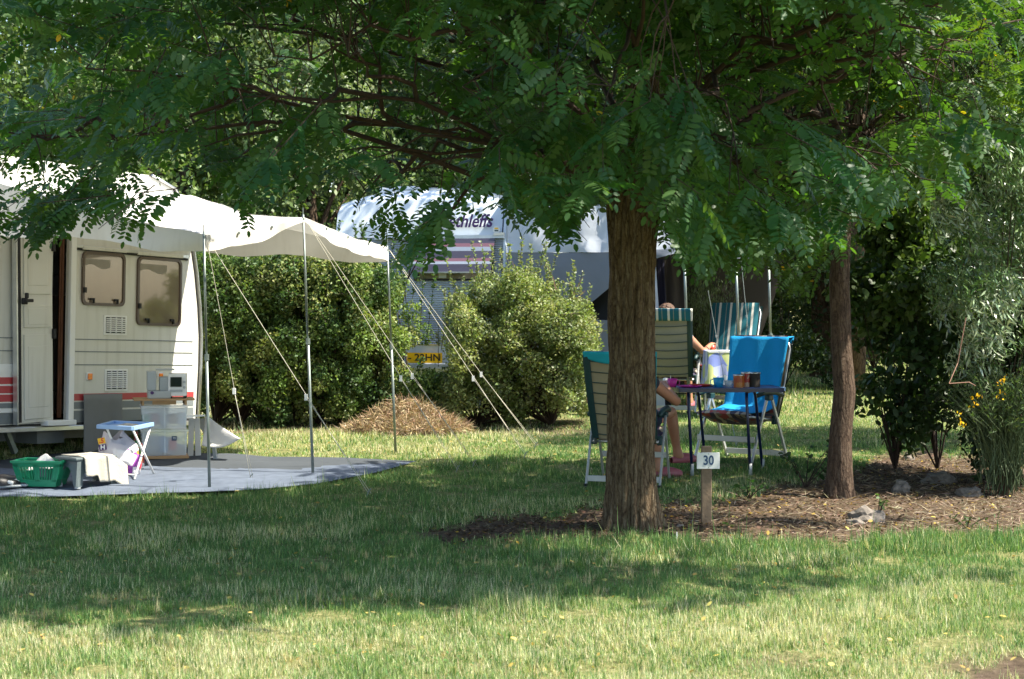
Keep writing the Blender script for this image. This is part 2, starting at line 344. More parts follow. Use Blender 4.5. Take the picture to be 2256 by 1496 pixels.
def locust_template(seed, pairs=8):
    r = random.Random(seed); V = []; F = []
    def rach(x): return (x, .03 * math.sin(x * 3 + seed), -.16 * x * x)
    V += [(0, -.004, 0), (0, .004, 0)] + [(rach(1)[0] * .97, rach(1)[1], rach(1)[2])]; F.append((0, 2, 1))
    def leaflet(p, ang, ln, wd, tilt):
        b = len(V); ca, sa = math.cos(ang), math.sin(ang); out = []
        for (x, y) in [(0, 0), (.22, .5), (.62, .56), (.97, .16), (.97, -.16), (.62, -.56), (.22, -.5)]:
            lx, ly = x * ln, y * wd
            out.append((p[0] + lx * ca - ly * sa, p[1] + lx * sa + ly * ca, p[2] + lx * tilt - abs(ly) * .1 - .25 * lx * x))
        V.extend(out); F.append(tuple(range(b, b + 7)))
    for i in range(pairs):
        x = .16 + .8 * i / pairs; ln = (.21 - .06 * abs(i - 3) / 5) * r.uniform(.9, 1.1)
        for sgn in (1, -1):
            leaflet(rach(x + r.uniform(-.012, .012)), sgn * (1.35 + r.uniform(-.16, .1)), ln, ln * .47, r.uniform(-.35, .05))
    leaflet(rach(.96), 0, .17, .085, -.2)
    return V, F
LT = [locust_template(i, 8 if i % 2 else 7) for i in range(4)]

def lerp_table(tab, x):
    xs, ys = zip(*tab); return np.interp(x, xs, ys)
# world-space shade map of the lawn: where the crown above throws its shadow
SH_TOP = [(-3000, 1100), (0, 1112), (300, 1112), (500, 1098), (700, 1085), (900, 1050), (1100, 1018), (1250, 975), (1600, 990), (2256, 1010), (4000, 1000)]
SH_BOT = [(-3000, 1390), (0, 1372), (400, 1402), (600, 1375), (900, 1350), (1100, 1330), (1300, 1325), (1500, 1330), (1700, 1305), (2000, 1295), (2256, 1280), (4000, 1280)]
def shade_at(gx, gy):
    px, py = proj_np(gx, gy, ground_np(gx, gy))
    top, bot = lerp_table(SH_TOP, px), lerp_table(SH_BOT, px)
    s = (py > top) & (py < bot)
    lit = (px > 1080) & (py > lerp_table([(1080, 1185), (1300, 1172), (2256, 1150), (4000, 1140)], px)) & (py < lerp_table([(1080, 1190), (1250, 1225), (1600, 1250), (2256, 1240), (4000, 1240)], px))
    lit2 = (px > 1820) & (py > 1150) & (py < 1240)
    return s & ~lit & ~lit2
def dirt_at(gx, gy):
    px, py = proj_np(gx, gy, ground_np(gx, gy))
    w = 16 * np.sin(px * .31 + py * .2) * np.sin(px * .13 - py * .4) + 14 * np.sin(px * .021) + 9 * np.sin(px * .057 + 1) + 6 * np.sin(px * .13)
    top = lerp_table([(900, 1185), (980, 1152), (1200, 1140), (1330, 1105), (1460, 1112), (1700, 1085), (1830, 1045), (1950, 1003), (2256, 995), (4000, 990)], px)
    bot = lerp_table([(900, 1185), (1000, 1196), (1300, 1186), (1450, 1188), (1700, 1200), (1900, 1190), (2256, 1172), (4000, 1160)], px)
    d = np.minimum(smooth(-12, 10, py - top - w * .6), smooth(-12, 10, bot - py + w * .5))
    e = smooth(0, 1, 1.0 - (((px - 2290) / 300) ** 2 + ((py - 1492) / 88) ** 2) + .3 * np.sin(px * .05) * np.sin(py * .08 + 1))
    e2 = .55 * smooth(0, 1, 1.0 - (((px - 1700) / 130) ** 2 + ((py - 1462) / 26) ** 2))
    h = .9 * smooth(-6, 8, lerp_table([(400, 958), (700, 956), (1000, 962), (1300, 958), (1420, 955)], px) - py) * smooth(380, 430, px) * (1 - smooth(1280, 1330, px)) * smooth(915, 930, py) * .85
    return np.clip(np.maximum.reduce([d * (px > 890), e, e2, h]), 0, 1)

# ---------------------------------------------------------------- ground
xs = np.concatenate([np.linspace(-160, -10, 14)[:-1], np.arange(-10, 10.01, .09), np.linspace(10, 160, 14)[1:]])
ys = np.concatenate([np.linspace(-30, 5, 8)[:-1], np.arange(5, 26, .09), np.linspace(26, 60, 18)[1:], np.linspace(60, 260, 10)[1:]])
GX, GY = np.meshgrid(xs, ys); GZ = ground_np(GX, GY)
GZ = GZ + np.where((GY < 26) & (np.abs(GX) < 10), .010 * np.sin(GX * 7.1 + GY * 3) * np.sin(GY * 8.3 - GX * 2), 0)
nx, ny = len(xs), len(ys)
ii, jj = np.meshgrid(np.arange(nx - 1), np.arange(ny - 1)); q = (jj * nx + ii).ravel()
fq = np.stack([q, q + 1, q + 1 + nx, q + nx], 1).ravel(); nf = (nx - 1) * (ny - 1)
dm = np.where((GY > 6) & (GY < 24) & (np.abs(GX) < 9), dirt_at(GX, GY), 0).ravel()
gm = bpy.data.materials.new('lawn_and_earth'); gm.use_nodes = True; n = gm.node_tree.nodes; l = gm.node_tree.links
b = n['Principled BSDF']; b.inputs['Roughness'].default_value = .95; b.inputs['Specular IOR Level'].default_value = .1
tc = n.new('ShaderNodeTexCoord'); t1 = n.new('ShaderNodeTexNoise'); t1.inputs['Scale'].default_value = 22; t1.inputs['Detail'].default_value = 10; t1.inputs['Roughness'].default_value = .75; l.new(tc.outputs['Object'], t1.inputs['Vector'])
t2 = n.new('ShaderNodeTexNoise'); t2.inputs['Scale'].default_value = .9; t2.inputs['Detail'].default_value = 4; l.new(tc.outputs['Object'], t2.inputs['Vector'])
def ramp(src, *st):
    r = n.new('ShaderNodeValToRGB'); e = r.color_ramp.elements
    for i, (p, c) in enumerate(st):
        if i < 2: e[i].position = p; e[i].color = (*c, 1)
        else: k = e.new(p); k.color = (*c, 1)
    l.new(src, r.inputs[0]); return r.outputs[0]
g1 = ramp(t1.outputs['Fac'], (.3, (.06, .075, .025)), (.52, (.19, .19, .075)), (.70, (.40, .35, .18)))
d1 = ramp(t1.outputs['Fac'], (.3, (.035, .024, .016)), (.55, (.105, .075, .052)), (.75, (.23, .175, .125)))
at_ = n.new('ShaderNodeAttribute'); at_.attribute_name = 'col'
mx = n.new('ShaderNodeMix'); mx.data_type = 'RGBA'; l.new(at_.outputs['Fac'], mx.inputs[0]); l.new(g1, mx.inputs[6]); l.new(d1, mx.inputs[7]); l.new(mx.outputs[2], b.inputs['Base Color'])
bu = n.new('ShaderNodeBump'); bu.inputs['Strength'].default_value = .9; bu.inputs['Distance'].default_value = .02; l.new(t1.outputs['Fac'], bu.inputs['Height']); l.new(bu.outputs[0], b.inputs['Normal'])
ground = np_mesh('ground', np.stack([GX.ravel(), GY.ravel(), GZ.ravel()], 1), fq, np.arange(nf) * 4, np.full(nf, 4), np.repeat(dm[:, None], 3, 1), gm, smooth=True)
tag(ground, kind='structure')

# groundsheet outline (world)
pole_base = [Vector((-2.42, 14.56)), Vector((-1.70, 15.45)), Vector((-1.10, 17.19))]
SHEET = [onground(-60, 1102), onground(120, 1101), onground(300, 1098), onground(460, 1092), onground(560, 1086), onground(700, 1072), onground(830, 1047), onground(918, 1021), onground(760, 1014), onground(590, 1012), onground(440, 1008)]
wall_o = Vector((-3.2, 18.52)); D_ = Vector((.5, .8660254)); N_ = Vector((.8660254, -.5))
SHEET += [Vector((*(wall_o + N_ * -.15 - D_ * .3), 0)), Vector((*(wall_o + N_ * -.15 - D_ * 3.6), 0))]
SP = [(p.x, p.y) for p in SHEET]
def in_poly(px, py, poly):
    ins = np.zeros(np.shape(px), bool); j = len(poly) - 1
    for i in range(len(poly)):
        xi, yi = poly[i]; xj, yj = poly[j]
        c = ((yi > py) != (yj > py)) & (px < (xj - xi) * (py - yi) / (yj - yi + 1e-12) + xi); ins ^= c; j = i
    return ins
# sheet: triangulated fine grid clipped to the outline
sx_ = np.arange(-6, .8, .08); sy_ = np.arange(14, 19.5, .08); mb = MB()
import mathutils.geometry as mg
c2 = [Vector(p) for p in SP]
res = mg.delaunay_2d_cdt(c2 + [Vector((x, y)) for x in sx_ for y in sy_ if in_poly(np.array(x), np.array(y), SP)], [(i, (i + 1) % len(c2)) for i in range(len(c2))], [], 1, 1e-4)
vz = []
for v in res[0]:
    w = noise.noise(Vector((v.x * 1.3, v.y * 2.2, 0))) * .02 + noise.noise(Vector((v.x * 3, v.y * 7, 3))) * .012 + .006 * math.sin(v.y * 11 + v.x * 3 + 2 * noise.noise(Vector((v.x, v.y, 8))))
    vz.append((v.x, v.y, gz(v.x, v.y) + .028 + w))
bl = onground(918, 1021); bl2 = onground(440, 1034)
def backside(f):
    cx = sum(vz[i][0] for i in f) / 3; cy = sum(vz[i][1] for i in f) / 3
    px, py = proj_np(np.array(cx), np.array(cy), np.array(gz(cx, cy))); return 1 if py < np.interp(px, [400, 640, 918], [1036, 1038, 1024]) else 0
mb.v = vz; mb.f = [tuple(f) for f in res[2]]; mb.m = [backside(f) for f in mb.f]
gs = mb.build('groundsheet', [M_['mat'], M_['mat2']], smooth=True)
tag(gs, 'blue grey groundsheet spread on the lawn under the white sun canopy', 'groundsheet')

# ---------------------------------------------------------------- grass
def vnoise(x, y, s, seed):
    # cheap smooth value noise
    r = np.random.default_rng(seed); tb = r.random((64, 64)); xx, yy = x / s, y / s
    xi, yi = np.floor(xx).astype(int), np.floor(yy).astype(int); fx, fy = xx - xi, yy - yi; fx = fx * fx * (3 - 2 * fx); fy = fy * fy * (3 - 2 * fy)
    g = lambda a, b_: tb[a % 64, b_ % 64]
    return (g(xi, yi) * (1 - fx) + g(xi + 1, yi) * fx) * (1 - fy) + (g(xi, yi + 1) * (1 - fx) + g(xi + 1, yi + 1) * fx) * fy
BL2 = ([(0, .5, 0), (0, -.5, 0), (.55, -.38, .10), (.55, .38, .10), (1, 0, .34)], [(0, 1, 2, 3), (3, 2, 4)])
BL1 = ([(0, .5, 0), (0, -.5, 0), (1, 0, .22)], [(0, 1, 2)])
def blades(y0, y1, dens, wid, T, hmul=1.0, x0=None, x1=None):
    area = (y1 - y0) * (.30 * (y0 + y1) + 1.2) if x0 is None else (y1 - y0) * (x1 - x0)
    nn = int(area * dens); y = rng.uniform(y0, y1, nn)
    x = rng.uniform(-1, 1, nn) * (.30 * y + .6) if x0 is None else rng.uniform(x0, x1, nn)
    d = dirt_at(x, y); cl = vnoise(x, y, .16, 1); cl2 = vnoise(x, y, .6, 2); cl3 = vnoise(x, y, 1.7, 3)
    keep = (rng.random(nn) > d * 1.02) & ~in_poly(x, y, SP) & (rng.random(nn) < .55 + .75 * cl) & ((d > -1))
    px, py = proj_np(x, y, ground_np(x, y))
    x, y, cl, cl2, cl3, d, px, py = [k[keep] for k in (x, y, cl, cl2, cl3, d, px, py)]; nn = len(x)
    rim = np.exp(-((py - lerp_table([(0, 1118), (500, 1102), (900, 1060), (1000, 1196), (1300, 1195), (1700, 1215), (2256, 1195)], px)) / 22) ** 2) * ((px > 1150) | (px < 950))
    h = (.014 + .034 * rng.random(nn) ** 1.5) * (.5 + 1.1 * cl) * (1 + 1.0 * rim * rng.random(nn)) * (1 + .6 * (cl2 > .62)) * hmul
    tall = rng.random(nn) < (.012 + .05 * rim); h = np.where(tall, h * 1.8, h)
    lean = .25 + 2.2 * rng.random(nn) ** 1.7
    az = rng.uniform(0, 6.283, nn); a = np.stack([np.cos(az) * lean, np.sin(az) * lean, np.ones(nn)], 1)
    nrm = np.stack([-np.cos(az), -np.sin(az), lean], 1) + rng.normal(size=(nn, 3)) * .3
    # dryness: random dry patches, plus sun and crown shade put into blade colour
    dry_sun = np.clip(.20 + .6 * (cl3 - .5) + .7 * (cl2 - .5) + .26 * smooth(1330, 1420, py) - .25 * rim + .15 * d - .22 * ((py < lerp_table(SH_BOT, px)) & (py > lerp_table(SH_TOP, px) - 20)) + .15 * ((py < 1000) & (px < 1300)), .04, .85)
    isstraw = rng.random(nn) < dry_sun
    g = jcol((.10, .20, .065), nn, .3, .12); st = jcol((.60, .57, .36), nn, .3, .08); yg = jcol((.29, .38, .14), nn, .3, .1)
    shd = (py < lerp_table(SH_BOT, px)) & (py > lerp_table(SH_TOP, px) - 10); mid = rng.random(nn) < np.where(shd, .18, .45)  # shade put into colour: fewer yellow-green blades inside the crown's shadow outline
    col = np.where(isstraw[:, None], st, np.where(mid[:, None], yg, g))
    ww = wid * (.7 + .6 * rng.random(nn))
    pos = np.stack([x, y, ground_np(x, y) - .004], 1)
    return scatter(T[0], T[1], pos, a, nrm, np.stack([h, ww, h], 1), col)
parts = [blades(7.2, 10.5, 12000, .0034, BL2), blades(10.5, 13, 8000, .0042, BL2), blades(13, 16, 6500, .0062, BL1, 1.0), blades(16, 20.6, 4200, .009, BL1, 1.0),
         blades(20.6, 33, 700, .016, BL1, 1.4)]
# scattered longer tufts
nt_ = 1500; ty = rng.uniform(7.4, 13.5, nt_); tx = rng.uniform(-1, 1, nt_) * (.30 * ty + .4); kk = (dirt_at(tx, ty) < .3) & ~in_poly(tx, ty, SP) & (vnoise(tx, ty, .5, 9) > .42); tx, ty = tx[kk], ty[kk]; nb_ = 16
bx_, by_ = np.repeat(tx, nb_) + rng.normal(0, .014, len(tx) * nb_), np.repeat(ty, nb_) + rng.normal(0, .014, len(tx) * nb_); nn = len(bx_); az = rng.uniform(0, 6.283, nn); lean = rng.uniform(.2, 1.3, nn)
th = np.repeat(rng.uniform(.035, .085, len(tx)), nb_) * rng.uniform(.6, 1.1, nn); tcol_ = np.where((np.repeat(rng.random(len(tx)), nb_) < .35)[:, None], jcol((.50, .44, .24), nn), jcol((.12, .21, .05), nn, .35))
parts.append(scatter(BL2[0], BL2[1], np.stack([bx_, by_, ground_np(bx_, by_) - .003], 1), np.stack([np.cos(az) * lean, np.sin(az) * lean, np.ones(nn)], 1), np.stack([-np.cos(az), -np.sin(az), lean], 1), np.stack([th, np.full(nn, .0036), th], 1), tcol_))
V, L_, St, T_, C_ = join(parts)
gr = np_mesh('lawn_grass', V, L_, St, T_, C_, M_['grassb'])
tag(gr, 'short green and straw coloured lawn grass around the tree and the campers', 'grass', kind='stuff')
print('grass tris', int((T_ - 2).sum()))
# clover and fallen leaves lying in the turf
nn = 26000; y = rng.uniform(7.4, 20, nn) ; x = rng.uniform(-1, 1, nn) * (.30 * y + .4); k = (vnoise(x, y, .45, 14) > .62) & (dirt_at(x, y) < .4) & ~in_poly(x, y, SP); x, y = x[k], y[k]; nn = len(x)
V, L_, St, T_, C_ = scatter(OVAL[0], OVAL[1], np.stack([x, y, ground_np(x, y) + rng.uniform(.008, .03, nn)], 1), rdir(nn, .0) * np.array([1, 1, .3]), rdir(nn, 3.0), rng.uniform(.010, .022, nn), jcol((.10, .20, .06), nn))
tag(np_mesh('clover_patches', V, L_, St, T_, C_, M_['grassb']), 'low round leaved clover and weeds growing through the lawn', 'clover', kind='stuff')
nn = 900; y = rng.uniform(7.6, 19, nn); x = rng.uniform(-1, 1, nn) * (.30 * y + .4); k = ~in_poly(x, y, SP); x, y = x[k], y[k]; nn = len(x)
V, L_, St, T_, C_ = scatter(OVAL[0], OVAL[1], np.stack([x, y, ground_np(x, y) + rng.uniform(.012, .035, nn)], 1), rdir(nn, .0) * np.array([1, 1, .3]), rdir(nn, 2.0), rng.uniform(.02, .04, nn), jcol((.45, .34, .10), nn, .4))
tag(np_mesh('fallen_leaves', V, L_, St, T_, C_, M_['dry']), 'small yellow and brown fallen leaflets scattered over the lawn', 'fallen leaves', kind='stuff')
# tall seed stalks standing out of the lawn
mbp = []
for (px, py, k) in [(650, 1345, 8), (880, 1350, 6), (1190, 1330, 5), (1390, 1330, 6), (100, 1375, 5), (270, 1370, 5), (1600, 1300, 5), (2080, 1230, 7), (2180, 1300, 5), (1180, 1195, 4), (770, 1340, 4), (1760, 1225, 6)]:
    p0 = onground(px, py)
    for i in range(k):
        az = rng.uniform(0, 6.28); ln = rng.uniform(.5, .9); h = rng.uniform(.08, .15)
        pos = np.array([[p0.x + rng.normal() * .05, p0.y + rng.normal() * .05, p0.z]])
        a = np.array([[math.cos(az) * ln, math.sin(az) * ln * .6, 1.0]]); nr = np.array([[-math.cos(az), -math.sin(az), .5]])
        mbp.append(scatter(BL2[0], BL2[1], pos, a, nr, np.array([[h, .0035, h]]), jcol((.34, .32, .14) if i % 2 else (.12, .19, .05), 1)))
V, L_, St, T_, C_ = join(mbp)
tag(np_mesh('seed_stalk_grass', V, L_, St, T_, C_, M_['grassb']), 'taller straggly seed stalks standing above the mown lawn', 'grass', kind='stuff')
# litter on the bare earth: dead leaves, chips and straw
nn = 42000; y = rng.uniform(11.4, 17, nn); x = rng.uniform(-1.2, 5.5, nn); d = dirt_at(x, y); k = rng.random(nn) < d * .9
x, y = x[k], y[k]; nn = len(x); az = rng.uniform(0, 6.28, nn)
a = np.stack([np.cos(az), np.sin(az), rng.normal(0, .25, nn)], 1); nr = rdir(nn, 2.0)
px, py = proj_np(x, y, ground_np(x, y)); straw = rng.random(nn) < np.clip((px - 1300) / 1300 + .04, .05, .7)
col = np.where(straw[:, None], jcol((.33, .27, .19), nn, .4), jcol((.11, .075, .048), nn, .6)); yl = rng.random(nn) < .03; col[yl] = (.42, .28, .04)
sz = np.where(straw[:, None], np.stack([rng.uniform(.05, .13, nn), rng.uniform(.006, .010, nn), np.full(nn, .02)], 1), np.stack([rng.uniform(.015, .04, nn), rng.uniform(.02, .05, nn), np.full(nn, .03)], 1))
V, L_, St, T_, C_ = scatter(RHOMB[0], RHOMB[1], np.stack([x, y, ground_np(x, y) + rng.uniform(.002, .018, nn)], 1), a, nr, sz, col)
tag(np_mesh('leaf_litter', V, L_, St, T_, C_, M_['dry']), 'brown leaf litter and dry straw on the bare earth below the trees', 'leaf litter', kind='stuff')
# ---------------------------------------------------------------- white caravan on the left
ca = empty('caravan', (wall_o.x, wall_o.y, gz(wall_o.x, wall_o.y)), 0, 'cream touring caravan with open door and red side stripes, beside the white canopy', 'caravan')
ca.rotation_euler = (Matrix.Rotation(R(-120), 3, 'Z') @ Matrix.Rotation(R(-2), 3, 'Y')).to_euler()
bpy.context.view_layer.update()
CM = Matrix.Translation(ca.location) @ ca.rotation_euler.to_matrix().to_4x4(); CI = CM.inverted()
def wl(px, py, y=0.0):
    o = CI @ CAMP; d = CI.to_3x3() @ ray(px, py); t = (y - o.y) / d.y; p = o + d * t; return p.x, p.z
def wrect(x0, y0, x1, y1, y=0.0):
    a = wl(x0, y0, y); b_ = wl(x1, y1, y); a2 = wl(x0, y1, y); b2 = wl(x1, y0, y)
    return (a[0] + a2[0]) / 2, (b_[0] + b2[0]) / 2, (a2[1] + b_[1]) / 2, (a[1] + b2[1]) / 2   # lx0(left, larger), lx1, z0, z1
LEN = 5.4; WID = 2.15
dl, dr = wl(150, 700)[0], wl(114, 700)[0]      # door opening lx range (dl<dr)
zb = wl(180, 944)[1]; zdoor0 = wl(150, 925)[1]; zdoor1 = zdoor0 + 1.78
prof = [(0.03, zb), (0.0, .75), (0.0, 1.05), (.03, 1.35), (.09, 1.7), (.17, 2.02), (.27, 2.32), (.45, 2.52), (.8, 2.62), (LEN - .6, 2.62), (LEN - .2, 2.45), (LEN, 1.2), (LEN, zb)]
# side wall facing the lawn, built round the door opening
def side(name, poly, m, par=ca, y=0, th=.035):
    return MB().prism([(p[0], y, p[1]) for p in poly], (0, -th, 0)).build(name, m, par)
side('wall', [p for p in prof if p[0] < 1.0 and p[1] < 2.7][:9] + [(dl, 2.62), (dl, zb)], M_['cream'])
side('wall', [(dr, zb), (dr, 2.62)] + prof[9:], M_['cream'])
side('wall', [(dl, zdoor1), (dl, 2.62), (dr, 2.62), (dr, zdoor1)], M_['cream'])
side('wall', [(dl, zb), (dl, zdoor0), (dr, zdoor0), (dr, zb)], M_['grey'])
side('wall', prof, M_['cream'], y=-WID + .035)
mb = MB()
for i in range(len(prof) - 1):
    a, c = prof[i], prof[i + 1]; mb.prism([(a[0], -.035, a[1]), (c[0], -.035, c[1]), (c[0], -WID + .035, c[1]), (a[0], -WID + .035, a[1])], (.02 if i < 4 else 0, 0, -.02))
mb.build('shell', M_['cream'], ca, smooth=False)
MB().box((LEN / 2, -WID / 2, zb + .02), (LEN - .1, WID - .1, .04)).build('floor', M_['interior'], ca)
# edge trim down the front corner
mb = MB(); mb.tube([(p[0] - .004, .012, p[1]) for p in prof[:9]], .014, 6); mb.build('edge_trim', M_['alu'], ca, smooth=True)
mb = MB(); mb.tube([(p[0] + .028, .006, p[1]) for p in prof[:9]], .006, 5); mb.build('edge_seal', M_['dark'], ca, smooth=True)
# horizontal seams
for (ya, yb) in [(747.5, 752), (774, 778), (803, 805)]:
    for (xa, xb) in ((160, 424), (-60, 50)):
        l0 = wl(xa, ya)[0]; l1 = wl(xb, yb)[0]; z = wl(300, (ya + yb) / 2)[1]
        MB().box(((l0 + l1) / 2, .002, z), (abs(l0 - l1), .006, .009)).build('seam', M_['grey'], ca)
# red / white / grey bands
zr = [wl(200, y)[1] for y in (867, 882, 885, 900, 904, 944)]
lf = wl(426, 870)[0]
def bandrow(l0, l1, z0, z1, m, nm, t=.004): MB().box(((l0 + l1) / 2, t / 2, (z0 + z1) / 2), (abs(l0 - l1), t, abs(z1 - z0))).build(nm, m, ca)
for (l0, l1) in ((lf, dl - .06),):
    bandrow(l0, l1, zr[0], zr[1], M_['red'], 'stripe'); bandrow(l0, l1, zr[2], zr[3], M_['grey'], 'stripe'); bandrow(l0, l1, zr[4], zr[5] + .04, M_['grey'], 'stripe')
zt = [wl(20, y)[1] for y in (831, 846, 850, 866, 869, 885, 888, 899, 910, 944)]
for k in range(4): bandrow(dr + .15, LEN - .1, zt[2 * k], zt[2 * k + 1], M_['red'] if k < 3 else M_['grey'], 'stripe')
bandrow(dr, LEN - .1, zt[8], zt[9] + .04, M_['grey'], 'stripe')
# sill rail
l0, l1 = -.0, LEN - .1
MB().box((LEN / 2, .014, zb + .012), (LEN - .2, .034, .045)).build('sill_rail', M_['alu'], ca, bevel=.006)
MB().box((LEN / 2, .010, zb + .05), (LEN - .2, .012, .018)).build('sill_seal', M_['dark'], ca)
# awning rail trim below the roof
la, za = wl(160, 541); lb, zb2 = wl(412, 566)
MB().bar((la, .014, za), (lb, .014, zb2), .02, .028).build('rain_rail', M_['alu'], ca)
MB().bar((la, .010, za - .028), (lb, .010, zb2 - .028), .012, .02).build('rail_seal', M_['dark'], ca)
# door frame, opening, curtains
MB().box((dl - .03, .016, (zdoor0 + zdoor1) / 2), (.07, .04, zdoor1 - zdoor0 + .1)).build('door_frame', M_['white'], ca, bevel=.008)
MB().box(((dl + dr) / 2, .016, zdoor1 + .04), (dr - dl + .1, .04, .05)).build('door_frame', M_['white'], ca, bevel=.008)
MB().box(((dl + dr) / 2 + .05, .05, zdoor0 - .02), (dr - dl + .16, .11, .05)).build('door_sill', M_['white'], ca, bevel=.008)
mb = MB(); mb.box((dl + .3, -.5, 1.4), (.03, .9, 2.0)); mb.box((dr + .3, -.9, 1.4), (1.2, .03, 2.0)); mb.box((dl - .25, -.62, .95), (.5, .9, .9)); mb.build('cabinet', M_['interior'], ca)
mb = MB(); mb.grid(lambda u, v: (dl + .012 + .07 * u, -.05 - .02 * math.sin(u * 12), zdoor0 + .02 + v * 1.75), 10, 6); mb.build('door_curtain', M_['browncurtain'], ca, smooth=True, solid=.004)
mb = MB(); mb.grid(lambda u, v: (dl + .10 + (.06 + .02 * v) * u, -.12 - .02 * math.sin(u * 12), zdoor0 + .5 + v * 1.2), 10, 6); mb.build('door_curtain', M_['greyfab'], ca, smooth=True, solid=.004)
MB().box((dr - .05, -.14, zdoor0 + 1.0), (.05, .02, .7)).build('towel', M_['whitecloth'], ca)
# windows
def window(x0, y0, x1, y1, stay):
    r = wrect(x0, y0, x1, y1); L0, L1, Z0, Z1 = r[1], r[0], r[2], r[3]; w, h = L1 - L0, Z1 - Z0; cx, cz = (L0 + L1) / 2, (Z0 + Z1) / 2
    def rr(w_, h_, rad, n_=4):
        pts = []
        for (sx, sz, a0) in ((1, 1, 0), (-1, 1, 90), (-1, -1, 180), (1, -1, 270)):
            for k in range(n_ + 1):
                a = R(a0 + 90 * k / n_); pts.append((cx + sx * (w_ / 2 - rad) + rad * math.cos(a), cz + sz * (h_ / 2 - rad) + rad * math.sin(a)))
        return pts
    o = rr(w, h, .06); i_ = rr(w - .055, h - .055, .045); k = len(o)
    vs = [(p[0], .022, p[1]) for p in o] + [(p[0], .022, p[1]) for p in i_] + [(p[0], .0, p[1]) for p in o] + [(p[0], .006, p[1]) for p in i_]
    fs = []
    for j in range(k):
        j2 = (j + 1) % k; fs += [(j, j2, k + j2, k + j), (2 * k + j, 2 * k + j2, j2, j), (k + j, k + j2, 3 * k + j2, 3 * k + j)]
    m = MB(); m.add(vs, fs); fr = m.build('window', M_['windowframe'], ca)
    MB().prism([(p[0], .010, p[1]) for p in rr(w - .05, h - .05, .045)], (0, -.006, 0)).build('pane', M_['windowglass'], fr)
    # net curtain drawn to one side behind the glass, latches
    m = MB(); m.grid(lambda u, v: (L0 + .06 + (w * .66) * u + w * .25, .0125 + .0008 * math.sin(u * 30), Z1 - .07 - v * (.07 + .02 * math.sin(u * 7))), 14, 2); m.build('blind', M_['curtain'], fr, smooth=True)
    for s in (-.28, .28):
        m = MB(); m.box((cx + s * w, .024, Z0 + .06), (.05, .02, .02)); m.box((cx + s * w - .012, .03, Z0 + .045), (.015, .02, .045)); m.build('latch', M_['dark'], fr)
    MB().box((L1 - .02, .03, Z0 + .28 * h), (.028, .025, .05)).build('hinge_stay', M_['dark'], fr)
    m = MB(); m.box((cx, .016, Z1 + .028), (w + .02, .026, .035)); m.build('window_rail', M_['cream'], ca, bevel=.005)
window(179, 556, 273, 674, 0); window(300, 568, 397, 718, 0)
# vents
def vent(x0, y0, x1, y1, ns):
    r = wrect(x0, y0, x1, y1); L0, L1, Z0, Z1 = r[1], r[0], r[2], r[3]; cx, cz = (L0 + L1) / 2, (Z0 + Z1) / 2; w, h = L1 - L0, Z1 - Z0
    b_ = MB(); b_.box((cx, .004, cz), (w, .008, h)); v = b_.build('vent', M_['white'], ca)
    MB().box((cx, .0095, cz), (w - .05, .003, h - .035)).build('vent_shadow_gap', M_['dark'], v)
    for k in range(ns):
        z = Z0 + .025 + (h - .05) * (k + .5) / ns; MB().box((cx, .015, z), (w - .045, .012, (h - .05) / ns * .5), Euler((.35, 0, 0)).to_matrix()).build('slat', M_['white'], v)
    for k in (-.25, 0, .25): MB().box((cx + k * w, .0165, cz), (.008, .014, h - .04)).build('rib', M_['white'], v)
vent(228, 695, 278, 738, 7); vent(230, 813, 280, 861, 8)
for (x, y) in ((195, 829.5), (351, 829)):
    lx, lz = wl(x, y); m = MB(); m.box((lx, .008, lz), (.07, .016, .075)); f = m.build('marker_lamp', M_['white'], ca, bevel=.006)
    MB().box((lx, .022, lz), (.055, .014, .06)).build('lens', M_['orange'], f, bevel=.006)
# locker hatch
r = wrect(-22, 802, 38, 910); L0, L1, Z0, Z1 = r[1], r[0], r[2], r[3]
h_ = MB().box(((L0 + L1) / 2, .006, (Z0 + Z1) / 2), (L1 - L0, .014, Z1 - Z0)).build('locker_hatch', M_['white'], ca, bevel=.006)
for k in range(4): MB().box(((L0 + L1) / 2 + .01, .015, (zt[2 * k] + zt[2 * k + 1]) / 2), (L1 - L0 - .10, .005, abs(zt[2 * k] - zt[2 * k + 1]))).build('stripe', M_['red'] if k < 3 else M_['grey'], h_)
MB().box(((L0 + L1) / 2, .016, Z1 - .07), (L1 - L0 - .2, .008, .012)).build('hatch_handle', M_['white'], h_)
# the opened door, swung far back towards the viewer
hinge = CM @ Vector((wl(114, 700)[0], .03, 0)); free = at(55, 925, 16.35); dv = Vector((free.x - hinge.x, free.y - hinge.y, 0)).normalized(); dw = .46
dM = CI @ Matrix.Translation((hinge.x, hinge.y, 0)) @ Matrix(((dv.x, dv.y, 0, 0), (-dv.y, dv.x, 0, 0), (0, 0, 1, 0), (0, 0, 0, 1))).transposed()
dbase = (CM @ Vector((dr, 0, zdoor0))).z
door = MB(); door.box((dw / 2, 0, dbase + .89), (dw, .035, 1.78)); door = door.build('door', M_['cream'], ca, M=dM)
for (z0, z1) in ((.03, .80), (.86, 1.06), (1.16, 1.74)):
    q = MB().box((dw / 2 - .02, .022, dbase + (z0 + z1) / 2), (dw - .10, .014, z1 - z0)).build('door_panel', M_['cream'], door, bevel=.01, M=dM)
    MB().box((dw / 2 - .02, .0305, dbase + (z0 + z1) / 2), (dw - .2, .005, (z1 - z0) * .72)).build('door_panel_inset', M_['cream'], door, M=dM, bevel=.003)
m = MB(); m.box((dw - .06, .045, dbase + 1.10), (.055, .03, .06)); m.box((dw - .09, .07, dbase + 1.105), (.10, .025, .03)); m.box((dw - .07, .06, dbase + 1.15), (.03, .03, .05)); m.build('door_handle', M_['dark'], door, M=dM, bevel=.008)
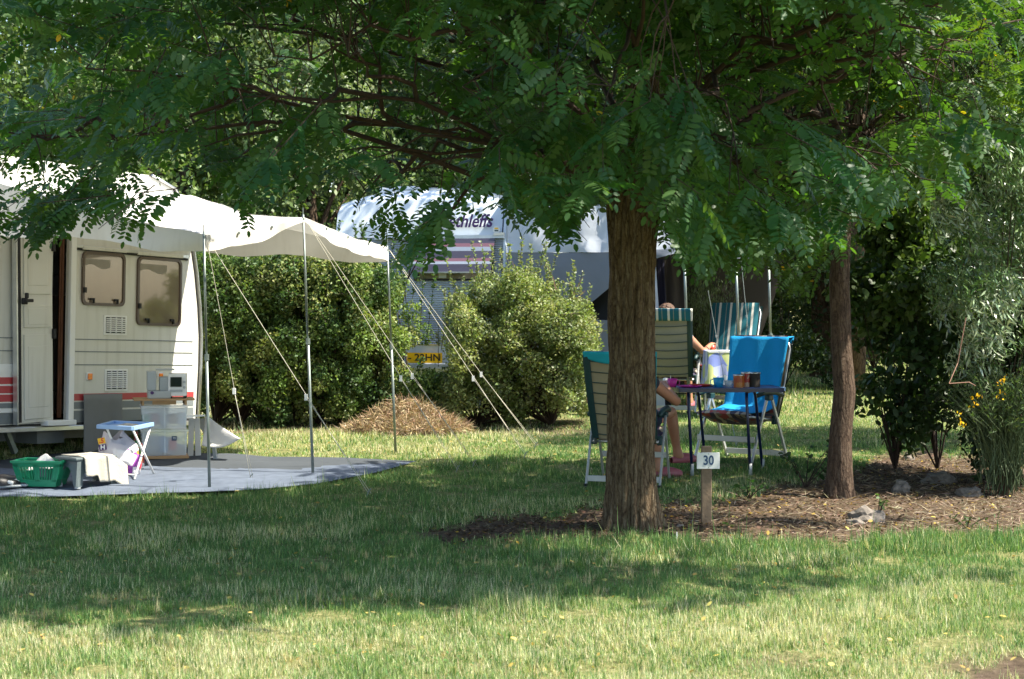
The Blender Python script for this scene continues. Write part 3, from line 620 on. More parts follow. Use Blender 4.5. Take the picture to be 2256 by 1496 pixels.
m = MB(); m.box((dw + .012, .0, dbase + .89), (.022, .05, 1.80)); m.build('edge_strip', M_['alu'], door, M=dM)
m = MB(); m.box((dw - .012, .026, dbase + .89), (.024, .014, 1.76)); m.build('door_seal', M_['dark'], door, M=dM)
for z in (.8, 1.6): MB().box((-.005, .03, dbase + z), (.03, .03, .09)).build('hinge', M_['dark'], door, M=dM)
# chassis, wheel, corner steady
mb = MB(); mb.box((LEN / 2, -.5, zb - .06), (LEN - .4, .05, .12)); mb.box((LEN / 2, -1.6, zb - .06), (LEN - .4, .05, .12)); mb.box((1.9, -.35, zb - .07), (.35, .3, .14)); mb.box((2.7, -.8, zb - .1), (.9, .5, .2)); mb.build('chassis', M_['grey'], ca)
wz = gz(*(wall_o - D_ * 3.5)) - ca.location.z - .12
w = MB(); w.tube([(3.5, -.05, wz + .31), (3.5, -.24, wz + .31)], .31, 28); w = w.build('wheel', M_['dark'], ca)
MB().tube([(3.5, -.03, wz + .31), (3.5, -.2, wz + .31)], .19, 20).build('rim', M_['alupaint'], w)
for (x, z1_) in ((.55, zb - .02), (2.35, zb - .02), (LEN - .5, zb - .02)):
    for y in (-.25, -WID + .3): MB().bar((x + .06, y, z1_), (x - .05, y, -.06), .045, .045).build('corner_steady', M_['galv'], ca)
mb = MB(); mb.box((-.6, -WID / 2, .42), (1.4, .07, .07)); mb.box((-1.35, -WID / 2, .46), (.2, .06, .08)); mb.build('drawbar', M_['galv'], ca)

# ---------------------------------------------------------------- sun canopy with its poles
RN = CM @ Vector((3.2, .02, 2.43)); RF = CM @ Vector((.22, .02, 2.47))
P1 = at(449, 517, pole_base[0].y); P2 = at(668, 478, pole_base[1].y); P3 = at(853, 546, pole_base[2].y)
cn = empty('sun_canopy', (P1.x, P1.y, gz(P1.x, P1.y)), 0, 'white cloth sun canopy stretched from the caravan side to three thin poles', 'canopy')
CI2 = Matrix.Translation(-Vector(cn.location))
def front(u):
    if u < .36:
        t = u / .36; p = P1.lerp(P2, t); p.z -= .02 * math.sin(math.pi * t)
    else:
        t = (u - .36) / .64; p = P2.lerp(P3, t); p.z -= .015 * math.sin(math.pi * t)
    return p
def surf(u, v):
    a = RN.lerp(RF, u); b_ = front(u); p = a.lerp(b_, v)
    p.z -= .07 * math.sin(math.pi * v) * (.6 + .4 * math.sin(math.pi * u)) - .02 * noise.noise(Vector((u * 6, v * 4, 0))) - .012 * noise.noise(Vector((u * 17 + v * 9, v * 6, 4)))
    p.z -= .03 * math.sin(math.pi * v) * math.sin(u * 19) ** 2 * .4
    return p
for us in (.36, .68):
    ms_ = MB(); ms_.grid(lambda u, v: surf(us - .004 + .008 * u, v) + Vector((0, 0, .004)), 1, 30); ms_.build('seam', M_['whitecloth'], cn, smooth=True, M=CI2)
for us in (.0, .12, .24, .36, .52, .68, .84, 1.0):
    pe = front(us) + Vector((N_.x * .004, N_.y * .004, -.02)); MB().tube([pe, pe + Vector((N_.x, N_.y, 0)) * .006], .012, 10).build('eyelet', M_['galv'], cn, M=CI2)
mb = MB(); mb.grid(surf, 60, 26); mb.build('canopy_top', M_['canopy'], cn, smooth=True, M=CI2)
def val(u, v):
    p = surf(u, 1.0); d = .125 if u < .33 or u > .42 else .125 - .075 * (1 - abs(u - .36) / .06)
    d = .13 - .09 * math.exp(-((u - .36) / .12) ** 2)
    q = p.copy(); q.z -= d * v; q += Vector((N_.x, N_.y, 0)) * .018 * v * math.sin(u * 40); return q
mb = MB(); mb.grid(val, 60, 3); mb.build('valance', M_['canopy'], cn, smooth=True, M=CI2)
def wing(u0, inner):
    def f(u, v):
        p = surf(u0, u); base = .12 + inner * (1 - u) ** 1.1 + .03 * math.sin(u * 9)
        q = p.copy(); q.z -= base * v; q += Vector((D_.x, D_.y, 0)) * (.03 * math.sin(u * 11 + v * 2) * v); return q
    m = MB(); m.grid(f, 30, 6); m.build('side_wing', M_['canopy'], cn, smooth=True, M=CI2)
wing(0.0, .36); wing(1.0, .42)
m = MB()
for u in (0.0, 1.0):
    for k in range(12):
        m.add([surf(u, k / 12) + Vector((0, 0, .004)), surf(u, (k + 1) / 12) + Vector((0, 0, .004)), surf(abs(u - .012), (k + 1) / 12) + Vector((0, 0, .006)), surf(abs(u - .012), k / 12) + Vector((0, 0, .006))], [(0, 1, 2, 3)])
m.build('hem', M_['whitecloth'], cn, M=CI2)
pole_lbl = ['thin metal canopy pole nearest the caravan, standing on the groundsheet edge', 'middle metal canopy pole holding up the canopy peak', 'thin metal canopy pole at the far corner by the hedge']
for k, (P, bx) in enumerate(((P1, 462), (P2, 690), (P3, 872))):
    by = (1087, 1060, 1001)[k]; base = onground(bx, by); top = P + Vector((0, 0, .02))
    base = at(bx, by, pole_base[k].y); base.z = gz(base.x, base.y)
    o = empty('canopy_pole', base, 0, pole_lbl[k], 'pole', 'canopy poles'); I = Matrix.Translation(-base)
    mid = base.lerp(top, .52)
    MB().tube([base + Vector((0, 0, -.03)), mid], .0125, 10).build('lower_tube', M_['galv'], o, smooth=True, M=I)
    MB().tube([mid - Vector((0, 0, .05)), top], .0098, 10).build('upper_tube', M_['galv'], o, smooth=True, M=I)
    MB().tube([mid - Vector((0, 0, .03)), mid + Vector((0, 0, .02))], .019, 8).build('clamp', M_['galv'], o, M=I)
    MB().tube([top, top + Vector((0, 0, .06))], .005, 6).build('spike', M_['galv'], o, M=I)
rope_lbl = ['guy rope from the nearest canopy pole down to a peg on the groundsheet', 'long guy rope from the nearest canopy pole slanting right into the grass', 'left guy rope from the middle canopy pole', 'right guy rope from the middle canopy pole', 'left guy rope from the far canopy pole by the hedge', 'right guy rope from the far canopy pole by the hedge']
for k, (P, ex, ey, sag) in enumerate(((P1, 552, 1062, 0), (P1, 812, 1096, 0), (P2, 1008, 1043, .01), (P2, 1045, 1030, .0), (P3, 1158, 1011, 0), (P3, 1181, 989, .01))):
    e = onground(ex, ey); s = P + Vector((.02, 0, -.02)); o = empty('guy_rope', e, 0, rope_lbl[k], 'guy rope', 'guy ropes of the canopy'); I = Matrix.Translation(-e)
    pts = [s.lerp(e + Vector((0, 0, .03)), t / 8) - Vector((0, 0, sag * 4 * (t / 8) * (1 - t / 8))) for t in range(9)]
    MB().tube(pts, .0025, 5).build('rope', M_['rope'], o, smooth=True, M=I)
    d2 = s.lerp(e, .62); MB().tube([d2, pts[-1] + Vector((.02, .01, .0))], .0022, 5).build('rope_return', M_['rope'], o, smooth=True, M=I)
    MB().box(d2, (.025, .02, .05)).build('tensioner', M_['white'], o, M=I)
    MB().tube([e + Vector((.02, 0, .07)), e + Vector((0, 0, .05)), e + Vector((-.03, 0, -.04))], .005, 6).build('peg', M_['galv'], o, M=I)

# ---------------------------------------------------------------- second caravan
Y2 = 21.9; g2 = gz(-1, Y2)
A2 = at(738, 600, Y2); B2 = at(1114, 600, Y2 - .35)
c2o = empty('caravan', (A2.x, A2.y, g2), math.atan2(B2.y - A2.y, B2.x - A2.x), 'pale blue grey caravan behind the hedge with purple lettering and yellow number plate', 'caravan')
bpy.context.view_layer.update()
M2 = Matrix.Translation(c2o.location) @ Matrix.Rotation(c2o.rotation_euler.z, 4, 'Z'); I2 = M2.inverted()
def w2(px, py, y=0.0):
    o = I2 @ CAMP; d = I2.to_3x3() @ ray(px, py); t = (y - o.y) / d.y; p = o + d * t; return p.x, p.z
W2 = (B2.xy - A2.xy).length
pr2 = [(.02, .35), (.0, .9), (-.01, 1.3), (.0, 1.9), (.04, 2.25), (.14, 2.50), (.34, 2.62), (.8, 2.68), (5.5, 2.68), (5.5, .35)]   # (depth, height)
mb = MB()
def ring2(x, ins=0): return [(x, p[0], p[1] - ins) for p in pr2]
def curve_roof(x):   # roof bows down to the sides
    return -.16 * (abs(2 * x / W2 - 1)) ** 2.4
cols_ = 14; vs = []
for i in range(cols_ + 1):
    x = W2 * i / cols_
    for p in pr2:
        z = p[1] + (curve_roof(x) if p[1] > 2.2 else 0); vs.append((x, p[0], z))
k = len(pr2); fs = [(i * k + j, (i + 1) * k + j, (i + 1) * k + (j + 1) % k, i * k + (j + 1) % k) for i in range(cols_) for j in range(k)]
mb.add(vs, fs); mb.add([vs[j] for j in range(k)], [tuple(range(k))]); mb.add([vs[cols_ * k + j] for j in range(k)], [tuple(range(k))[::-1]])
mb.build('shell', M_['camper'], c2o, smooth=False)
# ribbed aluminium panel on the lower end wall: real ribs
ztop = w2(1100, 520)[1]; zlow = w2(900, 760)[1]
mb = MB(); zz = zlow
while zz < ztop:
    mb.prism([(.03, -.004, zz), (.03, -.016, zz + .013), (.03, -.004, zz + .026)], (W2 - .06, 0, 0)); zz += .026
o = mb.build('ribbed_panel', M_['ribbed'], c2o); o['kind'] = 'stuff'
x0, z0 = w2(1058, 523, -.02); x1, z1 = w2(1112, 515, -.02)
MB().bar((.5, -.03, z0), (x1, -.03, z0 + .01), .03, .04).build('trim_rail', M_['camper'], c2o)
MB().bar((x1, -.035, z1 - .0), (x1 - .13, -.035, z1 - .005), .035, .03).build('rail_cap', M_['alu'], c2o)
# corner moulding at the right edge
mb = MB(); mb.tube([(W2 - .005, p[0] - .012, p[1] + (curve_roof(W2) if p[1] > 2.2 else 0)) for p in pr2[:8]], .028, 8); mb.build('corner_moulding', M_['camper'], c2o, smooth=True)
mb = MB(); mb.tube([(W2 - .045, p[0] - .006, p[1] + (curve_roof(W2) if p[1] > 2.2 else 0)) for p in pr2[:8]], .007, 6); mb.build('seal', M_['dark'], c2o, smooth=True)
# window with raised pane
a = w2(912, 527); b_ = w2(1088, 618)
wd = MB().box(((a[0] + b_[0]) / 2, -.022, (a[1] + b_[1]) / 2), (b_[0] - a[0], .02, a[1] - b_[1])).build('window', M_['dark'], c2o, bevel=.008)
c_ = w2(925, 598); d_ = w2(1078, 614)
MB().box(((c_[0] + d_[0]) / 2, -.036, (c_[1] + d_[1]) / 2), (d_[0] - c_[0], .006, c_[1] - d_[1])).build('pane', M_['windowglass'], wd)
e_ = w2(970, 601); f_ = w2(983, 612); MB().box(((e_[0] + f_[0]) / 2, -.042, (e_[1] + f_[1]) / 2), (f_[0] - e_[0] + .02, .003, e_[1] - f_[1])).build('window_sticker', M_['signwhite'], wd)
ys_ = [522, 536, 544, 553, 569, 576, 582, 599]; ms = ['slatestripe', 'rosestripe', 'ribbed', 'slatestripe', 'rosestripe', 'ribbed', 'slatestripe']
for k in range(7):
    za_, zb_ = w2(1000, ys_[k], -.05)[1], w2(1000, ys_[k + 1], -.05)[1]; xa_, xb_ = w2(912, 560, -.05)[0], w2(1090 - k, 560, -.05)[0]
    yk = -.042 - .012 * k
    MB().prism([(xa_, yk, za_), (xb_, yk, za_), (xb_ - .004, yk - .012, zb_), (xa_, yk - .012, zb_)], (0, .01, 0)).build('pane_stripe', M_[ms[k]], wd)
za_ = w2(1000, 600, -.14)[1]; MB().box(((xa_ + xb_) / 2, -.128, za_), (xb_ - xa_, .014, .016)).build('pane_edge', M_['alu'], wd)
# lettering, badge, plate
lx, lz = w2(1018, 489.5); rotx = Matrix.Rotation(math.pi / 2, 4, 'X')
text_mesh('lettering', 'Dethleffs', .215, M_['purple'], c2o, Matrix.Translation((w2(1022, 488)[0], -.012 + .012, w2(1022, 488)[1])) @ Matrix.Translation((0, -.008, 0)) @ rotx, shear=.3, bold=.005, sx=.87)
bx_, bz_ = w2(1094, 506); m = MB(); m.tube([(bx_, -.004, bz_), (bx_, -.010, bz_)], .042, 20); bd = m.build('badge', M_['signwhite'], c2o)
MB().box((bx_, -.012, bz_ + .014), (.045, .003, .016)).build('badge_mark', M_['yellowplate'], bd); MB().box((bx_, -.012, bz_ - .012), (.045, .003, .016)).build('badge_mark', M_['darkgreen'], bd)
pa = w2(897, 777, -.03); pb = w2(974, 800, -.03)
pl = MB().box(((pa[0] + pb[0]) / 2, -.03, (pa[1] + pb[1]) / 2), (pb[0] - pa[0], .012, pa[1] - pb[1])).build('number_plate', M_['yellowplate'], c2o)
text_mesh('plate_text', '- 22HN', .115, M_['black'], pl, Matrix.Translation(((pa[0] + pb[0]) / 2, -.038, (pa[1] + pb[1]) / 2 + .002)) @ rotx, bold=.002, sx=1.12)
lm = w2(1033, 789); MB().box((lm[0], -.02, lm[1]), (.05, .03, .05)).build('reflector', M_['redpl'], c2o)
zb3 = w2(900, 806)[1]; MB().box((W2 / 2, -.05, zb3), (W2 - .2, .06, .07)).build('bumper', M_['ribbed'], c2o, bevel=.01)
MB().box((W2 * .25, 1.3, 2.66), (.5, .5, .12)).build('roof_vent', M_['white'], c2o, bevel=.03)
for sx_ in (0.15, W2 - .15):
    w = MB().tube([(sx_ - .09, 2.8, .30), (sx_ + .09, 2.8, .30)], .30, 24).build('wheel', M_['dark'], c2o)
    MB().tube([(sx_ - .10, 2.8, .30), (sx_ + .10, 2.8, .30)], .18, 16).build('rim', M_['alupaint'], w)
MB().box((W2 / 2, 2.7, .33), (W2 - .5, 4.6, .1)).build('chassis', M_['dark'], c2o)
for sx_ in (.4, W2 - .35): MB().bar((sx_, .25, .36), (sx_, .1, -.02), .04, .04).build('corner_steady', M_['galv'], c2o)

# ---------------------------------------------------------------- awning tent attached to the second caravan
Ya = 21.55
aw = empty('awning_tent', at(1300, 880, Ya + .4).xy.to_3d() + Vector((0, 0, gz(1, Ya))), 0, 'grey fabric awning tent with dark doorway, joined to the blue grey caravan', 'awning')
AI = Matrix.Translation(-Vector(aw.location))
def q(px, py, Y): return at(px, py, Y)
def panel(name, pts, m, nu=16, nv=8, fold=.02, f=9.0, par=aw):
    a, b_, c, d = [Vector(p) for p in pts]
    nn_ = (b_ - a).cross(d - a).normalized()
    def fn(u, v):
        p = a.lerp(b_, u).lerp(d.lerp(c, u), v); return p + nn_ * (fold * math.sin(u * f + v * 2.0) * (4 * v * (1 - v)) ** .5 + fold * .7 * noise.noise(Vector((u * 7, v * 5, f))))
    m_ = MB(); m_.grid(fn, nu, nv); return m_.build(name, m, par, smooth=True, M=AI)
yl, yr = Ya - .05, Ya - .25
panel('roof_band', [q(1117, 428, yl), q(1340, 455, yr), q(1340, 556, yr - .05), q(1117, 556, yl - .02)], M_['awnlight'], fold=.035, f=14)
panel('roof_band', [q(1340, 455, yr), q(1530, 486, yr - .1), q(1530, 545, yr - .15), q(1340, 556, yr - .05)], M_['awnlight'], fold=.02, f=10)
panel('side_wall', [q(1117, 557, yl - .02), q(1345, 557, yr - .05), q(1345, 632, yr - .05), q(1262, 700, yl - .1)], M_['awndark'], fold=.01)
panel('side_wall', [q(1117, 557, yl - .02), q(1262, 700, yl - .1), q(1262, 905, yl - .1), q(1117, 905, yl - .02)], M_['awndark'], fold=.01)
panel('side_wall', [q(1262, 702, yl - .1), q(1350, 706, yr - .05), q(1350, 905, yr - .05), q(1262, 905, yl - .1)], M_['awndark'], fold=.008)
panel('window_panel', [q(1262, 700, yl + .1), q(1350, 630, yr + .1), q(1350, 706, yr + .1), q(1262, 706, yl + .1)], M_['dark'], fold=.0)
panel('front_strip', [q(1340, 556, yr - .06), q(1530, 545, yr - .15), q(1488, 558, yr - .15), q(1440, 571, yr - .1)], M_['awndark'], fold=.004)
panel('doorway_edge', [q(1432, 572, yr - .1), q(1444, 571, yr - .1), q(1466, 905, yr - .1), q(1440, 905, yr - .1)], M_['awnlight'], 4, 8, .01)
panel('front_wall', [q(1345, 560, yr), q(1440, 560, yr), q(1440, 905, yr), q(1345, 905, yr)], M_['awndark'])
# inside of the tent: dark back and hanging cloth
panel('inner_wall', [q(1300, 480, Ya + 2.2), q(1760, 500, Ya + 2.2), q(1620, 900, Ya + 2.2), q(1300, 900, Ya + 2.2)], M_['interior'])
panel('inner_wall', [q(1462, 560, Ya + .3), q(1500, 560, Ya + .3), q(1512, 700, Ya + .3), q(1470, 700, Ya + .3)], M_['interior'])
panel('inner_cloth', [q(1448, 571, Ya + .2), q(1463, 571, Ya + .2), q(1480, 900, Ya + .2), q(1448, 900, Ya + .2)], pm('navy_cloth', (.01, .01, .03), .9), 6, 8, .02, 20)
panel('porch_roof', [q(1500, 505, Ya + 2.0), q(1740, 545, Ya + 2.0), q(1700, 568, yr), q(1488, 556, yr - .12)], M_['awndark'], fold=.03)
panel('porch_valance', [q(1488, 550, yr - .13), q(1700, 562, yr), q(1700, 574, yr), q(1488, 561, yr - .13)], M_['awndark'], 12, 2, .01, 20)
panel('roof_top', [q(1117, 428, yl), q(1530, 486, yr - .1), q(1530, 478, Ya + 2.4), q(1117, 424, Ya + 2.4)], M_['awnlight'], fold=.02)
aw_pl = ['pale pole of the grey awning in front of the striped chair', 'middle pole of the grey awning above the blue chair', 'right hand pole of the grey awning in front of the dark shrubs']
for k, (tx, ty, bx, by, Y) in enumerate([(1507, 556, 1519, 912, 21.1), (1621, 575, 1634, 912, 21.2), (1693, 575, 1702, 905, 21.5)]):
    t, b_ = at(tx, ty, Y), at(bx, by, Y); b_.z = gz(b_.x, b_.y); o = empty('awning_pole', b_, 0, aw_pl[k], 'pole', 'poles of the grey awning'); I = Matrix.Translation(-b_); md = b_.lerp(t, .5)
    MB().tube([b_, md], .021, 10).build('lower_tube', M_['galv'], o, smooth=True, M=I); MB().tube([md, t], .017, 10).build('upper_tube', M_['galv'], o, smooth=True, M=I)
    MB().tube([md - Vector((0, 0, .03)), md + Vector((0, 0, .03))], .027, 8).build('clamp', M_['galv'], o, M=I)
    MB().tube([b_ + Vector((0, 0, .0)), b_ + Vector((0, 0, .03))], .035, 10).build('foot', M_['dark'], o, M=I)
for k, (tx, ty, Y, ex, ey, lb) in enumerate([(1633, 575, 21.2, 1676, 1010, 'guy rope of the grey awning crossing the front of the blue chair'), (1560, 640, 21.2, 1622, 985, 'thin guy rope of the grey awning left of the blue chair')]):
    s = at(tx, ty, Y); e = onground(ex, ey); o = empty('guy_rope', e, 0, lb, 'guy rope'); I = Matrix.Translation(-e)
    MB().tube([s, s.lerp(e, .5), e + Vector((0, 0, .02))], .0034, 5).build('rope', M_['galv'], o, M=I)
    d2 = s.lerp(e, .33); MB().box(d2, (.02, .02, .03)).build('tensioner', M_['greypl'], o, M=I)
    MB().tube([e + Vector((.02, 0, .07)), e + Vector((-.02, 0, -.03))], .005, 6).build('peg', M_['galv'], o, M=I)
# ---------------------------------------------------------------- things beside the white caravan
def thing(name, loc, rz, label, cat, group=None): return empty(name, loc, rz, label, cat, group)
def og(px, py, dz=.0, Y=None):
    p = onground(px, py) if Y is None else at(px, py, Y)
    if Y is not None: p.z = gz(p.x, p.y)
    p.z += dz; return p
SH = .035     # top of the groundsheet above the soil
# shopping basket
p = og(95, 1078, SH); t = thing('basket', p, R(-8), 'green plastic shopping basket with white cloth in it, left of the step stool', 'basket')
def taper(w0, d0, w1, d1, h):   # bottom and top rectangles
    return [(sx * w / 2, sy * d / 2, z) for (w, d, z) in ((w0, d0, 0), (w1, d1, h)) for (sx, sy) in ((-1, -1), (1, -1), (1, 1), (-1, 1))]
bv = taper(.30, .22, .41, .29, .20)
m = MB(); m.add(bv, [(0, 3, 2, 1)]); 
def lattice(m, a, b_, c, d, n_, z0, z1, w):   # bars between rails on one wall
    a, b_, c, d = map(Vector, (a, b_, c, d))
    for k in range(n_ + 1):
        u = k / n_; lo = a.lerp(b_, u).lerp(d.lerp(c, u), z0); hi = a.lerp(b_, u).lerp(d.lerp(c, u), z1); m.bar(lo, hi, w, .004, up=(1, 0, 0) if abs((b_ - a).x) > abs((b_ - a).y) else (0, 1, 0))
for (i, j) in ((0, 1), (1, 2), (2, 3), (3, 0)):
    a, b_, c, d = bv[i], bv[j], bv[4 + j], bv[4 + i]
    for (z0, z1) in ((0, .28), (.80, 1.0)):
        va, vb, vc, vd = map(Vector, (a, b_, c, d)); m.add([va.lerp(vd, z0), vb.lerp(vc, z0), vb.lerp(vc, z1), va.lerp(vd, z1)], [(0, 1, 2, 3)])
    lattice(m, a, b_, c, d, 16 if i % 2 == 0 else 11, .26, .82, .008)
    va, vb, vc, vd = map(Vector, (a, b_, c, d))
    for u0 in ((0, .12), (.88, 1.0), (.45, .55)): m.add([va.lerp(vb, u0[0]).lerp(vd.lerp(vc, u0[0]), .2), va.lerp(vb, u0[1]).lerp(vd.lerp(vc, u0[1]), .2), va.lerp(vb, u0[1]).lerp(vd.lerp(vc, u0[1]), .9), va.lerp(vb, u0[0]).lerp(vd.lerp(vc, u0[0]), .9)], [(0, 1, 2, 3)])
m.build('basket_body', M_['greenplastic'], t, solid=.004)
m = MB()
for (i, j) in ((4, 5), (5, 6), (6, 7), (7, 4)):
    a, b_ = Vector(bv[i]), Vector(bv[j]); e = (b_ - a).normalized() * .012; m.bar(a - e, b_ + e, .022, .022)
m.build('rim', M_['greenplastic'], t, bevel=.004)
cl = MB(); cl.grid(lambda u, v: (.02 + .26 * (u - .5), .17 * (v - .5), .13 + .12 * math.exp(-((u - .5) ** 2 + (v - .5) ** 2) * 9) + .02 * noise.noise(Vector((u * 7, v * 7, 1)))), 16, 14)
cl = cl.build('folded_cloth', M_['whitecloth'], smooth=True, solid=.006); cl.location = p; tag(cl, 'crumpled white cloth lying in the green shopping basket', 'cloth')
# step stool and towel
p = og(190, 1076, SH); t = thing('step_stool', p, R(48), 'slate grey plastic step stool half covered by a beige towel', 'stool')
w, d, h = .40, .30, .235
m = MB(); m.box((0, 0, h - .012), (w, d, .024)); m.build('top', M_['steppl'], t, bevel=.008)
for sx in (-1, 1):
    m = MB(); pts = [(sx * (w / 2 - .01), -d / 2, 0), (sx * (w / 2 - .01), -d / 2 + .045, 0)] + [(sx * (w / 2 - .01), -.09 + .0 + .09 - .09 * math.cos(a), .03 + .13 * math.sin(a)) for a in [math.pi * k / 8 for k in range(9)]] + [(sx * (w / 2 - .01), d / 2 - .045, 0), (sx * (w / 2 - .01), d / 2, 0), (sx * (w / 2 - .03), d / 2 - .02, h - .024), (sx * (w / 2 - .03), -d / 2 + .02, h - .024)]
    m.prism(pts, (-.02 * sx, 0, 0)); m.build('side_panel', M_['steppl'], t)
m = MB()
a_ = [(-w / 2, -d / 2 + .005, 0), (-w / 2 + .06, -d / 2 + .005, 0)] + [(-.13 + .13 - .13 * math.cos(a), -d / 2 + .005, .06 + .10 * math.sin(a)) for a in [math.pi * k / 8 for k in range(9)]] + [(w / 2 - .06, -d / 2 + .005, 0), (w / 2, -d / 2 + .005, 0), (w / 2 - .02, -d / 2 + .01, h - .02), (-w / 2 + .02, -d / 2 + .01, h - .02)]
m.prism(a_, (0, .015, 0)); m.build('front_panel', M_['steppl'], t)
for sx in (-1, 1):
    for sy in (-1, 1): MB().box((sx * (w / 2 - .03), sy * (d / 2 - .025), .0), (.035, .035, .03)).build('foot', M_['greypl'], t)
def towel(u, v):     # u across, v from back over the top and down the front
    x = -.13 + .36 * u; L = v * .53
    if L < .32: y, z = .16 - L, h + .006
    else: k = L - .32; y, z = -.165 - .012 * math.sin(u * 14) - k * .1, h + .004 - k * (1 - .25 * (u < .35) * 1)
    if u > .80: z -= (u - .8) * .9 * (1 if L < .32 else .5); x = -.13 + .288 + (u - .8) * .6
    return (x, y + .004 * math.sin(u * 9), z + .004 * noise.noise(Vector((u * 8, v * 8, 5))))
m = MB(); m.grid(towel, 26, 26); tw = m.build('towel', M_['beige'], smooth=True, solid=.006); tw.location = p; tw.rotation_euler.z = R(48)
tag(tw, 'beige towel draped over the grey step stool', 'towel')
# shoes
for k, (px, py, rz) in enumerate(((10, 1084, .5), (33, 1080, -.3))):
    p = og(px, py, SH); t = thing('shoe', p, rz, ('dark shoe with a white toe at the left edge, beside the green basket', 'dark shoe with a white stripe nearest the green basket')[k], 'shoe', 'pair of shoes')
    m = MB(); m.grid(lambda u, v: ((v - .5) * .26, (.04 + .012 * math.sin(v * 5)) * math.cos(u * math.pi) * (1 if .05 < v < .95 else .6), .02 + (.075 - .05 * v * v) * math.sin(u * math.pi)), 10, 10); m.build('upper', M_['black'], t, smooth=True)
    MB().box((0, 0, .012), (.27, .09, .02)).build('sole', M_['greypl'], t, bevel=.01)
    MB().box((.04, -.02, .075 - .03), (.05, .05, .03), Euler((.3, .3, 0)).to_matrix()).build('stripe', M_['white'], t, bevel=.01)
# printed carrier bag
p = og(258, 1056, SH); t = thing('carrier_bag', p, .1, 'white plastic carrier bag with orange, red and purple print under the tray table', 'bag')
def bag(u, v):
    a = u * 2 * math.pi; r = (.115 + .03 * math.sin(v * 3.1)) * (1 - .45 * max(0, v - .7) / .3); z = v * .34
    x = r * math.cos(a) * 1.15 - .055 * v * v * 1.6 + .05; y = r * math.sin(a) * .8; q = .022 * noise.noise(Vector((math.cos(a) * 3, math.sin(a) * 3, v * 6)))
    return (x + q, y + q, z + .035 * math.sin(a * 2 + .6) * max(0, v - .75) * 4 + q)
m = MB(); m.grid(bag, 30, 16); m.build('bag_body', M_['bagwhite'], t, smooth=True)
m = MB(); m.grid(lambda u, v: tuple(Vector(bag(.70 + .32 * u, .04 + .62 * v)) * 1.012 + Vector((.001, -.004, 0))), 14, 12); m.build('bag_print', M_['bagprint'], t, smooth=True)
for (x_, z_, mt, txt) in ((-.145, .30, 'yellowplate', '.5'), (-.135, .245, 'purple', 'H')):
    f = MB().box((x_ + .03, -.10, z_), (.06, .006, .05), Euler((0, -.2, 0)).to_matrix()).build('print_patch', M_[mt], t)
    text_mesh('patch_text', txt, .055, M_['redpl' if txt == '.5' else 'white'], f, Matrix.Translation((x_ + .03, -.105, z_)) @ rotx, bold=.002)
# bottles
p = og(300, 1043, SH); t = thing('bottle', p, 0, 'green glass bottle with a red foil neck behind the tray table leg', 'bottle')
MB().lathe((0, 0, 0), [(0, 0), (.044, 0), (.046, .01), (.046, .17), (.040, .20), (.02, .245), (.017, .26)], 20).build('glass', M_['bottle'], t, smooth=True)
MB().lathe((0, 0, 0), [(.0195, .232), (.018, .26), (.0165, .31), (.0175, .325), (0, .327)], 16).build('foil', M_['redfoil'], t, smooth=True)
MB().lathe((0, 0, 0), [(.0468, .02), (.0468, .085)], 20).build('label_band', M_['redfoil'], t, smooth=True)
p = og(311, 1041, SH); t = thing('bottle', p, 0, 'small pale bottle with a reddish label between the green bottle and the clear boxes', 'bottle')
MB().lathe((0, 0, 0), [(0, 0), (.026, 0), (.027, .01), (.027, .15), (.014, .19), (.012, .20)], 16).build('glass', M_['clearpl'], t, smooth=True)
MB().lathe((0, 0, 0), [(.014, .195), (.014, .22), (0, .221)], 12).build('cap', M_['redpl'], t, smooth=True)
MB().lathe((0, 0, 0), [(.0278, .05), (.0278, .12)], 16).build('label_band', M_['redfoil'], t, smooth=True)
# tray table
Yt = onground(298, 1061).y; p = og(298, 1061, SH)
A, B_, Cc, D4 = at(215, 942, Yt + .05), at(292, 950, Yt - .15), at(337, 934, Yt + .35), at(250, 930, Yt + .55)
ctr = (A + B_ + Cc + D4) / 4; p = Vector((ctr.x, ctr.y, gz(ctr.x, ctr.y) + SH)); zt_ = 1.6 - (946 - 650) / 4000 * Yt
t = thing('tray_table', p, 0, 'folding table with a pale blue tray on crossed white legs', 'table'); I = Matrix.Translation(-p)
cs = [Vector((c.x, c.y, zt_)) for c in (A, B_, Cc, D4)]
m = MB(); m.prism(cs, (0, 0, .012)); m.build('tray', M_['trayblue'], t, M=I)
m = MB()
for k in range(4):
    a, b_ = cs[k], cs[(k + 1) % 4]; m.bar(a + Vector((0, 0, .018)), b_ + Vector((0, 0, .018)), .022, .035)
m.build('tray_rim', M_['trayblue'], t, M=I, bevel=.004)
def leg(a, b_): MB().tube([a, b_], .0095, 8).build('leg', M_['white'], t, smooth=True, M=I)
f1, f2 = og(296, 1062, SH), og(339, 1052, SH)
f1 = at(296, 1062, Yt - .12); f1.z = gz(f1.x, f1.y) + SH; f2 = at(339, 1051, Yt + .25); f2.z = gz(f2.x, f2.y) + SH
tB, tC = cs[1] + Vector((0, .02, 0)), cs[2] - Vector((.02, 0, 0)); off = (cs[0] - cs[1]) * .82
leg(f1, tC); leg(f2, tB); leg(f1 + off, tC + off * .9); leg(f2 + off, tB + off * .9)
MB().tube([f1.lerp(tC, .08), f1.lerp(tC, .08) + off], .007, 6).build('stretcher', M_['white'], t, M=I)
m = MB(); m.prism([cs[0].lerp(cs[2], .30) + Vector((0, 0, .014)), cs[1].lerp(cs[2], .12) + Vector((-.02, 0, .014)), cs[2] + Vector((-.12, -.03, .014)), cs[3].lerp(cs[2], .35) + Vector((0, -.03, .014))], (0, 0, .006))
